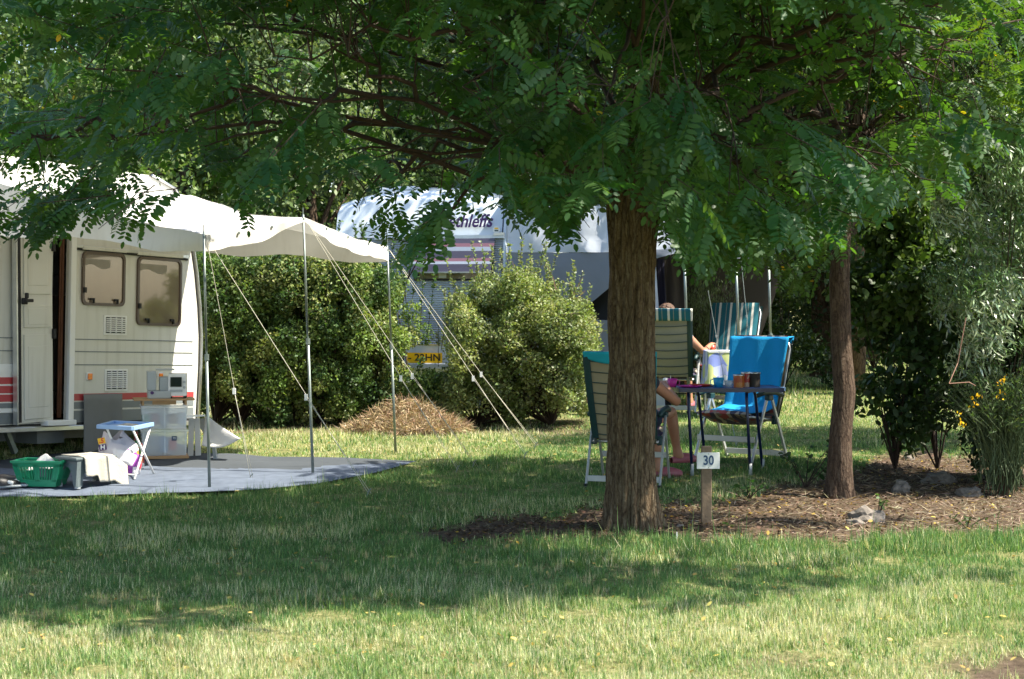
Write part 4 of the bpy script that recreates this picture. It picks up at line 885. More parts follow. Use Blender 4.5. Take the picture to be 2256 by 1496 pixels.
o = m.build('magazine', voromat('printed_paper', [(.6, .58, .5), (.35, .33, .3), (.55, .45, .3), (.25, .27, .3)], 30)); tag(o, 'open magazine lying on the pale blue tray', 'magazine')
# grey cloth hanging on the caravan wall
r = wrect(183, 868, 268, 1006, .03)
def gcl(u, v): return (r[1] + (r[0] - r[1]) * u * (1 - .06 * v * (1 - v)), .03 + .02 * v + .012 * math.sin(u * 17) * v, r[3] - (r[3] - r[2] + .12) * v)
m = MB(); m.grid(gcl, 30, 12); o = m.build('hanging_cloth', M_['greyfab'], smooth=True, solid=.004, M=CM); tag(o, 'grey cloth hanging on the side of the cream caravan beside the step stool', 'cloth')
# clear storage boxes on a board, wooden top
bx = at(363, 1040, 16.55); bx.z = gz(bx.x, bx.y) + SH; wx = (415 - 312) / 4000 * 16.55
yaw = R(14); Bm = Matrix.Translation(bx) @ Matrix.Rotation(yaw, 4, 'Z'); zz = .03; s_ = 4000 / 16.55
o = MB().box((0, .13, .012), (wx * 1.02, .34, .024)).build('pine_board', M_['pine'], bevel=.003, M=Bm); tag(o, 'reddish wooden board on the groundsheet under the clear storage boxes', 'board')
hts = [(1036 - 978) / s_, (974 - 922) / s_]
lb2 = ['lower clear plastic storage box with a small dark sticker, standing on the board', 'upper clear plastic storage box with a pale lid, stacked under the pine shelf']
z = .026
for k in (0, 1):
    hh = hts[k]; t = empty('storage_box', Bm @ Vector((0, .14, z)), yaw, lb2[k], 'storage box', 'stacked clear storage boxes')
    m = MB(); v_ = [(sx * (wx / 2 - (.02 if zz_ == 0 else .006)), sy * (.15 - (.015 if zz_ == 0 else 0)), zz_) for zz_ in (0, hh - .02) for (sx, sy) in ((-1, -1), (1, -1), (1, 1), (-1, 1))]
    m.add(v_, [(0, 3, 2, 1), (0, 1, 5, 4), (1, 2, 6, 5), (2, 3, 7, 6), (3, 0, 4, 7)]); m.build('box_body', M_['clearpl'], t)
    m = MB(); m.box((0, 0, hh - .012), (wx, .32, .024)); m.build('lid', M_['clearpl'], t, bevel=.006)
    for sx in (-.45, .0, .45): MB().box((sx * wx * .98, -.158, hh * .5), (.012, .006, hh * .9)).build('rib', M_['clearpl'], t)
    z += hh + .004
    # stored things seen through the walls
    for j in range(5 if k else 4):
        xx = (-.38 + .19 * j) * wx; cm_ = [('greenplastic', 'redfoil', 'greypl', 'pine', 'white'), ('white', 'greypl', 'trayblue', 'redpl', 'beige')][1 - k][j]
        o = MB().box((xx, .02, .03 + hh * .25), (.07, .14, hh * (.4 + .1 * (j % 3)))).build('packet', M_[cm_], bevel=.01, M=Matrix.Translation(t.location) @ Matrix.Rotation(yaw, 4, 'Z')); tag(o, ('%s packet seen through the wall of the %s storage box' % (('dark green', 'dark red', 'grey', 'wood coloured', 'white') if k == 1 else ('white', 'grey', 'pale blue', 'red', 'beige'))[j] if False else '%s packet inside the %s clear storage box' % ((('dark green', 'dark red', 'pale grey', 'wood coloured', 'white') if k == 1 else ('white', 'pale grey', 'pale blue', 'red', 'beige'))[j], 'upper' if k else 'lower')), 'packet', 'packets stored in the clear boxes')
    if k == 0:
        st = MB().box((wx * .2, -.156, hh * .66), (.045, .004, .04)).build('sticker', M_['navyprint'], t)
        text_mesh('sticker_text', '70', .03, M_['signwhite'], st, Matrix.Translation((wx * .2, -.159, hh * .66)) @ rotx)
sh = empty('pine_shelf', Bm @ Vector((0, .14, z)), yaw, 'low pine shelf standing on the upper clear storage box', 'shelf')
hs = (920 - 910) / s_
MB().box((.0, 0, hs + .008), (wx * 1.28, .34, .016)).build('shelf_top', M_['pine'], sh, bevel=.002)
for sx in (-.45, .45): MB().box((sx * wx, 0, hs / 2), (.02, .3, hs)).build('leg', M_['pine'], sh)
MB().box((0, -.12, hs / 2), (wx * .5, .02, hs * .8)).build('drawer_front', M_['pine'], sh)
zs = z + hs + .016
# coffee maker
cmo = empty('coffee_maker', Bm @ Vector((-.0 - wx * .10, .13, zs)), yaw, 'pale grey coffee maker on the pine shelf', 'coffee maker'); kx = 1 / s_
MB().box((0, 0, .035), (50 * kx, .2, .07)).build('base', M_['greypl'], cmo, bevel=.008)
MB().box((-16 * kx, .02, .16), (20 * kx, .15, .18)).build('water_tank', M_['greypl'], cmo, bevel=.01)
MB().box((12 * kx, .04, .13), (22 * kx, .12, .13)).build('body', M_['greypl'], cmo, bevel=.008)
MB().box((14 * kx, .02, .262), (40 * kx, .15, .012)).build('lid', M_['greypl'], cmo, bevel=.004)
MB().tube([(-16 * kx, -.102, .055), (-16 * kx, -.108, .055)], .016, 14).build('knob', M_['purple'], cmo)
# small oven
ov = empty('table_oven', Bm @ Vector((wx * .30, .13, zs)), yaw - .1, 'small pale appliance with a dark sloping window, right of the coffee maker', 'appliance')
def slp(y, z): return (y + .18 * z, z)
m = MB(); wv = 40 * kx; m.prism([(-wv / 2, -.10, .02), (-wv / 2, -.05, .225), (-wv / 2, .12, .225), (-wv / 2, .12, .02)], (wv, 0, 0)); m.build('housing', M_['white'], ov, bevel=.008)
rx_ = Euler((-.24, 0, 0)).to_matrix(); MB().box((-.012, -.082, .15), (wv * .62, .008, .09), rx_).build('door_glass', M_['screen'], ov); MB().box((-.012, -.098, .07), (wv * .7, .008, .02), rx_).build('panel_strip', M_['greypl'], ov)
for z_ in (.1, .15): MB().tube([(wv / 2 - .02, -.10, z_), (wv / 2 - .02, -.085, z_)], .012, 10).build('knob', M_['greypl'], ov)
for sx in (-1, 1): MB().box((sx * wv * .4, 0, .01), (.03, .1, .02)).build('foot', M_['dark'], ov)
# white folding stand and tilted white cover beside the boxes
t = empty('folding_stand', at(430, 1032, 16.9).xy.to_3d() + Vector((0, 0, gz(-3, 16.9) + SH)), 0, 'white folding stand with board legs right of the clear storage boxes', 'stand'); I = Matrix.Translation(-Vector(t.location))
def qq(px, py, Y): return at(px, py, Y)
for (xa, ya, xb, yb) in ((422, 922, 419, 1033), (434, 922, 438, 1033)):
    m = MB(); m.bar(qq(xa, ya, 16.85), qq(xb, yb, 16.75), .05, .018, up=(0, 1, 0)); m.build('leg', M_['whitecloth'], t, M=I)
m = MB(); m.prism([qq(413, 919, 16.7), qq(452, 917, 16.9), qq(452, 917, 17.3), qq(420, 917, 17.2)], (0, 0, .015)); m.build('top', M_['white'], t, M=I)
m = MB(); m.grid(lambda u, v: qq(440 + 12 * u, 922 + (16 + 26 * u) * v, 16.9 + .1 * u), 6, 6); m.build('flap', M_['greyfab'], t, M=I, smooth=True)
t = empty('sunshade_cover', at(474, 1019, 16.6).xy.to_3d() + Vector((0, 0, gz(-2.7, 16.6) + SH)), 0, 'white triangular cloth cover leaning on a short post behind the nearest canopy pole', 'cover'); I = Matrix.Translation(-Vector(t.location))
def cov(u, v):
    top = qq(452, 917, 16.9).lerp(qq(462, 921, 16.7), u); bot = qq(444, 981, 16.5).lerp(qq(530, 966, 16.35), u); bot.z -= .05 * math.sin(math.pi * u); p_ = top.lerp(bot, v)
    p_.y += .05 * math.sin(v * 3.1) * math.cos(u * 4); return p_
m = MB(); m.grid(cov, 16, 12); m.build('cover_cloth', M_['whitecloth'], t, smooth=True, solid=.006, M=I)
m = MB(); m.grid(lambda u, v: cov(u, 1.0) + Vector((0, .18 * v, .01 - .005 * v)), 16, 3); m.build('underside', M_['whitecloth'], t, smooth=True, M=I)
MB().bar(qq(471, 978, 16.55), qq(476, 1019, 16.6), .03, .03).build('post', M_['greypl'], t, M=I)

# ---------------------------------------------------------------- camping chairs
def make_chair(name, loc, rz, label, back, seat='cushion', recline=.30, towelm=None, top='plain', s=1.0):
    t = empty(name, loc, rz, label, 'camping chair'); t.scale = (s, s, s)
    W = .29
    for sx in (-1, 1):
        ap = (sx * W, .03, .60)
        MB().bar(ap, (sx * W, .34, 0), .030, .018, up=(1, 0, 0)).build('leg', M_['alupaint'], t, bevel=.003)
        MB().bar((sx * (W + .022), .0, .60), (sx * (W + .022), -.33, 0), .030, .018, up=(1, 0, 0)).build('leg', M_['alupaint'], t, bevel=.003)
        m = MB(); m.tube([(sx * (W + .01), -.26, .60), (sx * (W + .01), -.1, .635), (sx * (W + .01), .12, .64), (sx * (W + .01), .26, .615)], [.018, .024, .026, .02], 8); m.build('armrest', M_['darkgreen'], t, smooth=True)
        m = MB(); m.box((sx * (W + .01), .02, .59), (.05, .09, .05)); m.build('hinge', M_['darkgreen'], t, bevel=.01)
        m = MB(); m.box((sx * (W - .01), -.13, .38), (.045, .06, .08)); m.build('joint', M_['darkgreen'], t, bevel=.01)
        for (x_, y_) in ((sx * W, .34), (sx * (W + .022), -.33)): MB().box((x_, y_, .012), (.036, .03, .024)).build('foot', M_['dark'], t)
    MB().box((0, .275, .125 + .0), (2 * W, .016, .05)).build('front_crossbar', M_['alupaint'], t, bevel=.003).location.z = .10
    MB().box((0, -.295, .065), (2 * W + .04, .016, .05)).build('rear_crossbar', M_['alupaint'], t, bevel=.003)
    MB().tube([(-W + .02, .30, .43), (-W + .02, -.2, .37), (W - .02, -.2, .37), (W - .02, .30, .43), (-W + .02, .30, .43)], .012, 8).build('seat_frame', M_['alu'], t, smooth=True)
    def bp(u, z, dy=0):      # point on the backrest plane
        k = (z - .36) / .76; y = -.20 - recline * k - .03 * math.sin(k * 3.14); wv = (W - .035) * (1 + .12 * k); return Vector((u * wv, y + dy, z))
    MB().tube([bp(-1, .36), bp(-1, .7), bp(-1.0, 1.02), bp(-.9, 1.09), bp(-.7, 1.115), bp(.7, 1.115), bp(.9, 1.09), bp(1.0, 1.02), bp(1, .7), bp(1, .36)], .012, 8).build('back_frame', M_['alu'], t, smooth=True)
    m = MB(); m.grid(lambda u, v: bp(-.96 + 1.92 * u, .40 + .70 * v, .004), 8, 14); m.build('back_fabric', M_[back], t, smooth=True)
    for k in range(8): # elastic cords crossing the back of the fabric
        z = .44 + .62 * k / 7; m = MB(); m.tube([bp(-.98 + 1.96 * j / 8, z - .018 * math.sin(math.pi * j / 8), -.010) for j in range(9)], .0045, 5); m.build('back_cord', M_['darkgreen'], t, smooth=True)
    for sx in (-1, 1):
        m = MB(); m.grid(lambda u, v: bp(sx * (1.08 - .22 * u), .40 + .70 * v, -.005 - .012 * math.sin(u * 3.1)), 3, 14); m.build('side_band', M_['darkgreen'], t, smooth=True)
    # seat cushion, thick and slightly sagging, and back cushion
    def cush(u, v, f):
        y = -.22 + .58 * v; x = (W - .02) * (2 * u - 1); edge = (math.sin(math.pi * u) * math.sin(math.pi * min(1, max(0, v)))) ** .25
        z = .40 + .05 * v + .012 * math.sin(v * 9) - .03 * math.sin(math.pi * v) + f * .046 * edge
        return (x, y, z)
    m = MB()
    for f in (1, -1): m.grid(lambda u, v: cush(u, v, f), 12, 16)
    m.build('seat_cushion', M_[seat], t, smooth=True)
    m = MB()
    for f in (1, -1): m.grid(lambda u, v: bp(-.96 + 1.92 * u, .44 + .70 * v, .045 + f * .022 * (max(0, math.sin(math.pi * u)) * max(0, math.sin(math.pi * v))) ** .25), 12, 16)
    m.build('back_cushion', M_['stripes' if top == 'stripes' else seat], t, smooth=True)
    return t, bp
def facing(v): return math.atan2(-v[0], v[1])     # local +y -> v
# near chair behind the trunk, seen from behind
c1 = og(1387, 1068, 0, 15.12); rz1 = facing((.24, .97))
chair1, bp1 = make_chair('camping_chair', c1, rz1, 'high backed camping chair with beige webbing and teal towel, seen from behind the tree trunk', 'webbing', s=.98)
def over(bp, mname, label, drop_b, drop_f, wmul=1.0, full=False):
    m = MB()
    def f(u, v):
        x = (-1.06 + 2.12 * u) * wmul
        L = v * (drop_b + drop_f)
        ww = .012 * math.sin(u * 13 + v * 4)
        if L < drop_b: return bp(x, 1.135 - (drop_b - L) * (1.0 if not full else 1.0) , -.028 + ww * (1 - v)) + Vector((0, 0, -.06 * (abs(2 * u - 1)) ** 3 * (drop_b - L) / max(drop_b, .01) * (0 if full else -1)))
        k = L - drop_b; z = 1.145 - k
        if z > .50: return bp(x * (1 - .03 * math.sin(k * 4)), z, .075 + ww)
        k2 = .50 - z; return Vector((x * .255, bp(0, .50, .075).y + k2, .50 - .05 * min(1, k2 * 4) + ww * .5 + .02 * k2 + (.01 if k2 > .2 else 0)))
    m.grid(f, 26, 44); o = m.build('towel', M_[mname], smooth=True, solid=.008); return o
tw1 = over(bp1, 'tealtowel', '', .10, .60); tw1.location = c1; tw1.rotation_euler.z = rz1; tw1.scale = (.98,) * 3; tag(tw1, 'teal towel folded over the top of the chair behind the tree trunk', 'towel')
c2_ = og(1631, 1020, 0, 16.5); rz2 = facing((-.58, -.81))
chair2, bp2 = make_chair('camping_chair', c2_, rz2, 'camping chair with patterned cushion under a bright blue towel at the blue table', 'webbing', recline=.24, s=1.0)
tw2 = over(bp2, 'bluetowel', '', .12, 1.12); tw2.location = c2_; tw2.rotation_euler.z = rz2; tw2.scale = (1.0,) * 3; tag(tw2, 'bright blue towel spread over the chair back and seat at the blue table', 'towel')
c3 = og(1478, 905, 0, 21.35); rz3 = facing((.22, .97))
chair3, bp3 = make_chair('camping_chair', c3, rz3, 'camping chair with grey webbing and green white striped cushion folded over its top', 'greywebbing', top='stripes', s=1.06, recline=.34)
m = MB(); m.grid(lambda u, v: bp3(-1.08 + 2.16 * u, 1.15 - .13 * v, -.03), 20, 4); m.build('cushion_flap', M_['stripes'], chair3, smooth=True, solid=.012)
c4 = og(1600, 905, 0, 22.3); rz4 = facing((-.30, -.95))
chair4, bp4 = make_chair('camping_chair', c4, rz4, 'empty camping chair with long green and white stripes facing the cloth covered table', 'greywebbing', top='stripes', s=1.1, recline=.42)
# blue camping table
tb = og(1612, 1040, 0, 15.72); zt2 = .735
t = empty('camping_table', tb, R(2), 'blue folding table laid with cups and plates between two camping chairs', 'table')
MB().box((-.05, 0, zt2), (.88, .56, .022)).build('table_top', M_['tableblue'], t, bevel=.008)
m = MB(); m.box((-.05, -.284, zt2 - .004), (.895, .012, .034)); m.box((-.05, .284, zt2 - .004), (.895, .012, .034)); m.box((.395, 0, zt2 - .004), (.012, .58, .034)); m.box((-.495, 0, zt2 - .004), (.012, .58, .034)); m.build('edge_frame', M_['navy'], t)
for sx, xa in ((1, .12), (-1, -.38)):
    MB().tube([(xa + .005, -.23, .0), (xa - .03, -.23, zt2 - .08), (xa - .025, -.20, zt2 - .025), (xa + .10, .17, zt2 - .025), (xa + .12, .21, zt2 - .08), (xa + .19, .23, 0)], .0135, 10).build('leg', M_['navy'], t, smooth=True)
    for k in ((xa + .005, -.23), (xa + .19, .23)): MB().tube([(k[0], k[1], 0), (k[0], k[1], .10)], .016, 10).build('foot', M_['greypl'], t, smooth=True)
MB().box((.425, -.05, zt2 - .005), (.05, .10, .03)).build('latch', M_['trayblue'], t)
tbz = tb.z + zt2 + .011
def ontable(px, dy=0): q_ = at(px, 850, tb.y + dy); return Vector((q_.x, q_.y, tbz))
def cup(name, P, r0, r1, h, mt, label, cat='cup', handle=True, nm='cup_body', rzh=0.):
    t = empty(name, P, rzh, label, cat)
    MB().lathe((0, 0, 0), [(0, .003), (r0, 0), (r1, h), (r1 - .003, h), (r0 - .003, .006), (0, .006)], 20).build(nm, M_[mt], t, smooth=True)
    if handle: MB().tube([(r0 * .98 + .004, 0, h * .2), (r1 + .018, 0, h * .3), (r1 + .022, 0, h * .7), (r1 * .98, 0, h * .85)], .004, 6).build('handle', M_[mt], t, smooth=True)
    return t
cup('cup', ontable(1481, -.06), .032, .042, .075, 'pinkpl', 'pink plastic cup with a white spoon at the left end of the blue table')
o = MB().tube([tuple(ontable(1478, -.06) + Vector((0, 0, .02))), tuple(ontable(1477, -.06) + Vector((0, 0, .10)))], .004, 6).build('spoon', M_['white']); tag(o, 'white spoon standing in the pink cup', 'spoon')
o = MB().lathe(ontable(1467, .03), [(0, .0), (.03, .0), (.034, .04), (.022, .075), (0, .078)], 16).build('salt_pot', M_['white'], smooth=True); tag(o, 'small white pot behind the pink cup', 'pot')
for k, (px, dy, mt, lb) in enumerate(((1520, -.1, 'pinkpl', 'pink plastic plate nearest the pink cup'), (1543, .06, 'redpl', 'red plate behind the pink plate'))):
    o = MB().lathe(ontable(px, dy) + Vector((0, 0, .001 + .001 * k)), [(0, 0), (.07, 0), (.105, .014), (.105, .017), (.07, .004), (0, .004)], 26).build('plate', M_[mt], smooth=True); tag(o, lb, 'plate')
cup('cup', ontable(1583, -.04), .038, .048, .082, 'bluecup', 'sky blue plastic cup in the middle of the blue table', rzh=math.pi)
cup('bowl', ontable(1606, -.05), .032, .040, .058, 'clearpl', 'small clear plastic beaker right of the blue cup', 'beaker', handle=False)
def tin(px, dy, r, h, mt, lb, nm='tin', cat='tin'):
    t = empty(nm, ontable(px, dy), 0, lb, cat)
    MB().lathe((0, 0, 0), [(0, 0), (r, 0), (r, h), (r - .003, h), (r - .003, .01), (0, .01)], 22).build('tin_body', M_[mt], t, smooth=False)
    MB().lathe((0, 0, 0), [(r + .002, h - .006), (r + .003, h + .003), (r - .004, h + .004)], 22).build('rim', M_['alu'], t, smooth=True); return t
M_['tinorange'] = voromat('orange_printed_tin', [(.42, .10, .02), (.48, .18, .03), (.38, .07, .02), (.5, .35, .2)], 24, .35)
M_['tinred'] = voromat('red_printed_tin', [(.42, .03, .02), (.45, .30, .22), (.35, .02, .02), (.45, .04, .03)], 26, .35)
tin(1628, -.09, .048, .108, 'tinorange', 'orange printed tin, left one of the three tins on the blue table')
tin(1644, -.02, .044, .125, 'tinred', 'red and white printed tin between the orange tin and the dark pot')
tin(1663, -.05, .046, .125, 'interior', 'dark pot with a shiny rim, right hand one of the three tins', 'pot', 'pot')
o = MB().tube([tuple(ontable(1572, .1) + Vector((-.1, -.05, .006))), tuple(ontable(1572, .1) + Vector((.08, .02, .006)))], .004, 6).build('knife', M_['alu']); tag(o, 'knife lying beside the sky blue cup', 'knife')
# table with flowered cloth far behind
tf = og(1588, 930, 0, 20.7); t = empty('cloth_table', tf, 0, 'small table under a blue and green flowered cloth in front of the empty striped chair', 'table'); zc = .75
MB().box((0, 0, zc - .012), (.33, .6, .02)).build('table_top', M_['alupaint'], t)
for sx in (-1, 1):
    for sy in (-1, 1): MB().tube([(sx * .15, sy * .26, 0), (sx * .15, sy * .26, zc - .02)], .012, 8).build('leg', M_['alupaint'], t)
m = MB()
loop = [(-.17, -.31), (.17, -.31), (.17, .31), (-.17, .31), (-.17, -.31)]
def skirt(u, v):
    k = min(3, int(u * 4)); f = u * 4 - k; a, b_ = loop[k], loop[k + 1]; x, y = a[0] + (b_[0] - a[0]) * f, a[1] + (b_[1] - a[1]) * f
    s_2 = 1 + .16 * v + .06 * v * math.sin(u * 50); return (x * s_2, y * s_2, zc + .003 - .42 * v - .02 * v * math.sin(f * 3.14))
m.grid(skirt, 64, 8); m.box((0, 0, zc + .001), (.34, .62, .005)); tc_ = m.build('tablecloth', M_['floral'], smooth=False); tc_.location = tf; tag(tc_, 'blue cloth with green and white flowers hanging over the small far table', 'tablecloth')
MB().box((0, -.312, zc), (.35, .012, .02)).build('cloth_clip', M_['white'], t)

# ---------------------------------------------------------------- pitch number sign, rock, small flower
ps = og(1556, 1154, -.0); t = empty('pitch_sign', ps, 0, 'white pitch number board on a wooden post at the foot of the big tree', 'sign')
m = MB(); m.box((0, 0, .25), (.072, .05, .58)); m.build('post', M_['wood'], t, bevel=.006)
z30 = at(1559, 1014, ps.y).z - ps.z; x30 = at(1559, 1014, ps.y).x - ps.x
bd = MB().box((x30, -.034, z30), (.158, .012, .113)).build('board', M_['signwhite'], t, bevel=.002)
text_mesh('number', '30', .092, M_['navyprint'], bd, Matrix.Translation((x30 + .002, -.0415, z30)) @ rotx, bold=.0022, sx=.82)
for dz in (-.05, .05): MB().tube([(x30 + .003, -.040, z30 + dz * .95), (x30 + .003, -.044, z30 + dz * .95)], .0035, 8).build('screw', M_['galv'], bd)
def rock(px, py, r, lb, sd):
    p = og(px, py); m = MB(); bpy_ = bmesh_ico(3); vs = []
    for v in bpy_[0]:
        v = Vector(v); k = 1 + .55 * noise.noise(v * 1.3 + Vector((sd, 0, 0))) + .18 * noise.noise(v * 3.5 + Vector((sd, 3, 0))); vs.append((v.x * r[0] * k, v.y * r[1] * k, max(-.02, v.z * r[2] * k + r[2] * .35)))
    m.add(vs, bpy_[1]); o = m.build('rock', M_['stone'], smooth=False); o.location = p; tag(o, lb, 'rock'); return o
import bmesh
def bmesh_ico(n_):
    b_ = bmesh.new(); bmesh.ops.create_icosphere(b_, subdivisions=n_, radius=1); vs = [v.co.copy() for v in b_.verts]; fs = [tuple(v.index for v in f.verts) for f in b_.faces]; b_.free(); return vs, fs
rock(1905, 1150, (.13, .10, .075), 'largest pale rock lying on the bare earth right of the second trunk', 1)
rock(1880, 1156, (.07, .06, .03), 'small flat dark stone at the left foot of the largest pale rock', 2.3)
rock(1985, 1085, (.07, .08, .07), 'shaded squarish rock just left of the bushes on the right', 3.7)
rock(2068, 1062, (.13, .10, .06), 'broad dark rock below the dark leafy shrub', 5.1)
rock(2140, 1092, (.10, .09, .05), 'dark rock under the broom stems on the right', 6.6)
rock(2000, 1013, (.05, .05, .04), 'small dark stone on the earth edge behind the second trunk', 8.2)
rock(1498, 1160, (.03, .03, .014), 'tiny pale stone between the big trunk and the sign post', 9.2)
rock(1528, 1152, (.035, .03, .016), 'little pale stone at the foot of the sign post', 10.4)
p = og(1605, 1160); t = empty('wild_flower', p, 0, 'single yellow flower on a thin stem right of the pitch sign', 'flower')
MB().tube([(0, 0, 0), (.004, 0, .09), (.008, 0, .16)], .0022, 5).build('stem', pm('green_stem', (.09, .16, .04), .7), t)
V, L_, St, T_, C_ = scatter(RHOMB[0], RHOMB[1], np.repeat([[.008, 0, .16]], 9, 0), rdir(9, .6), rdir(9, 1), .016, jcol((.75, .48, .02), 9)); np_mesh('petals', V, L_, St, T_, C_, M_['yellow'], t)
V, L_, St, T_, C_ = scatter(RHOMB[0], RHOMB[1], np.repeat([[0., 0, .008]], 7, 0), rdir(7, .1), rdir(7, 3), .06, jcol((.12, .2, .04), 7)); np_mesh('leaves', V, L_, St, T_, C_, M_['leaf'], t)
# thin white plant label in the grass
p = og(1491, 1196); o = MB().prism([(-.010, 0, -.02), (.012, 0, -.02), (.004, 0, .07), (-.002, 0, .07)], (0, .004, 0)).build('plant_marker', M_['white']); o.location = p; tag(o, 'thin white marker stuck in the grass below the big tree', 'marker')

# ---------------------------------------------------------------- people
def skin_mesh(name, joints, edges, mat, parent, root=0, sub=2):
    me = bpy.data.meshes.new(name); me.from_pydata([j[:3] for j in joints], edges, []); o = bpy.data.objects.new(name, me); COL.objects.link(o); o.parent = parent
    me.materials.append(mat); md = o.modifiers.new('skin', 'SKIN'); md.use_smooth_shade = True
    for i, j in enumerate(joints):
        r_ = j[3]; me.skin_vertices[0].data[i].radius = r_ if isinstance(r_, tuple) else (r_, r_)
    for i in range(len(joints)): me.skin_vertices[0].data[i].use_root = (i == root)
    s_ = o.modifiers.new('sub', 'SUBSURF'); s_.levels = sub; s_.render_levels = sub; return o
def seated(loc, rz, label, shirt, shorts, arm_r, arm_l, feet, s=1.0, lean=.26, headz=0.0):
    t = empty('person', loc, rz, label, 'person'); t.scale = (s, s, s)
    # joints in chair space: +y forward
    J = []; E = []
    def j(x, y, z, r, pr=None):
        J.append((x, y, z, r)); i = len(J) - 1
        if pr is not None: E.append((pr, i))
        return i
    pel = j(0, -.05, .50, (.15, .11)); ab = j(0, -.11, .64, (.145, .105), pel); ch = j(0, -.11 - lean * .5, .82, (.155, .11), ab); nb = j(0, -.11 - lean * .75, .96, (.085, .07), ch)
    nk = j(0, -.09 - lean * .8, 1.02, .055, nb); hd = j(0, -.08 - lean * .8, 1.09 + headz, (.068, .075), nk); hc = j(0, -.085 - lean * .8, 1.17 + headz, (.074, .09), hd); ht = j(0, -.09 - lean * .8, 1.235 + headz, (.055, .065), hc)
    for sx, arm in ((1, arm_r), (-1, arm_l)):
        sh_ = j(sx * .17, -.12 - lean * .65, .91, .058, nb); el = j(*arm[0], .040, sh_); wr = j(*arm[1], .027, el)
        d = (Vector(arm[1]) - Vector(arm[0])).normalized(); pl = Vector(arm[1]) + d * .06; pm_ = j(*pl, (.036, .018), wr)
        side_ = d.cross(Vector((0, 0, 1))).normalized(); curl = arm[2] if len(arm) > 2 else Vector((0, 0, -1))
        for k, (o_, ln) in enumerate(((-.027, .062), (-.009, .072), (.009, .068), (.027, .052))):
            a = pl + side_ * o_ + d * .03; b_ = a + (d * .7 + curl * .3).normalized() * ln * .55; c = b_ + (d * .3 + curl).normalized() * ln * .5
            ia = j(*a, .0095, pm_); ib = j(*b_, .0085, ia); j(*c, .007, ib)
        a = pl - side_ * sx * .03 - d * .01; b_ = a - side_ * sx * .02 + d * .03; ia = j(*a, .011, pm_); j(*(b_ + curl * .015), .009, ia)
        hip = j(sx * .10, .0, .50, .088, pel); kn, an, toe = feet[0 if sx > 0 else 1]
        k_ = j(*kn, .060, hip); cf = j(*(Vector(kn).lerp(Vector(an), .35) + Vector((0, -.02, 0))), .052, k_); a_ = j(*an, .033, cf); he = j(*(Vector(an) + Vector((0, -.03, -.05))), .03, a_); j(*toe, (.036, .022), a_)
    skin_mesh('body', J, E, M_['skin'], t)
    hy = -.085 - lean * .8
    # face, ears, hair
    m = MB(); m.add([(0, hy + .115, 1.13 + headz), (-.014, hy + .09, 1.12 + headz), (.014, hy + .09, 1.12 + headz), (0, hy + .09, 1.17 + headz)], [(0, 1, 2), (0, 2, 3), (0, 3, 1)]); m.build('nose', M_['skin'], t)
    for sx in (-1, 1):
        m = MB(); m.lathe((sx * .078, hy - .0, 1.145 + headz), [(0, -.03), (.014, -.02), (.018, 0), (.014, .02), (0, .03)], 8); m.build('ear', M_['skin'], t, smooth=True)
        m = MB(); m.lathe((sx * .03, hy + .083, 1.165 + headz), [(0, -.009), (.010, 0), (0, .009)], 10); m.build('eye', M_['white'], t, smooth=True)
    m = MB(); m.box((0, hy + .088, 1.095 + headz), (.045, .012, .010)); m.build('mouth', M_['redfoil'], t, bevel=.004)
    vs, fs = bmesh_ico(4); m = MB(); hv = []
    for v in vs:
        k = 1 + .10 * noise.noise(v * 9) + .05 * noise.noise(v * 22); hv.append((v.x * .092 * k, hy - .018 + v.y * .105 * k, 1.175 + headz + v.z * .088 * k))
    m.add(hv, [f for f in fs if sum(hv[i][1] for i in f) / 3 < hy + .045 or sum(hv[i][2] for i in f) / 3 > 1.215 + headz]); m.build('hair', M_['hair'], t, smooth=False)
    # clothes over the trunk and thighs
    sj = [(0, -.05, .52, (.165, .125)), (0, -.11, .64, (.165, .125)), (0, -.11 - lean * .5, .82, (.172, .128)), (0, -.11 - lean * .72, .94, (.12, .085)), (.16, -.12 - lean * .65, .915, .075), (-.16, -.12 - lean * .65, .915, .075)]
    se = [(0, 1), (1, 2), (2, 3), (3, 4), (3, 5)]
    for sx, arm in ((1, arm_r), (-1, arm_l)):
        p_ = Vector((sx * .17, -.12 - lean * .65, .91)).lerp(Vector(arm[0]), .4); sj.append((*p_, .062)); se.append((4 if sx > 0 else 5, len(sj) - 1))
    skin_mesh('shirt', sj, se, shirt, t)
    hj = [(0, -.05, .49, (.165, .12))]; he_ = []
    for k in (0, 1):
        sx = (1, -1)[k]; hj.append((sx * .10, .0, .50, .10)); he_.append((0, len(hj) - 1)); p_ = Vector((sx * .1, 0, .5)).lerp(Vector(feet[k][0]), .55); hj.append((*p_, .088)); he_.append((len(hj) - 2, len(hj) - 1))
    skin_mesh('shorts', hj, he_, shorts, t)
    for k in (0, 1):
        an, toe = Vector(feet[k][1]), Vector(feet[k][2]); d = (toe - an); d.z = 0; d.normalize(); s_2 = Vector((-d.y, d.x, 0)); c = an + Vector((0, 0, -.075))
        m = MB()
        def clog(u, v):
            a = u * 2 * math.pi; L_ = -.07 + .27 * v; w_ = .048 * (math.sin(math.pi * (.08 + .87 * v)) ** .45); hh_ = .062 * (math.sin(math.pi * (.1 + .85 * v)) ** .5) * (1.0 if v > .42 else .8)
            return c + d * L_ + s_2 * w_ * math.cos(a) + Vector((0, 0, .02 + max(-.022, hh_ * math.sin(a))))
        m.grid(clog, 16, 14); m.build('clog', M_['clog'], t, smooth=True)
    return t
lo = Matrix.Translation(c1) @ Matrix.Rotation(rz1, 4, 'Z'); inv = lo.inverted()
shirtA = pm('dark_shirt', (.03, .035, .05), .9); shortsA = pm('navy_shorts', (.02, .03, .06), .9)
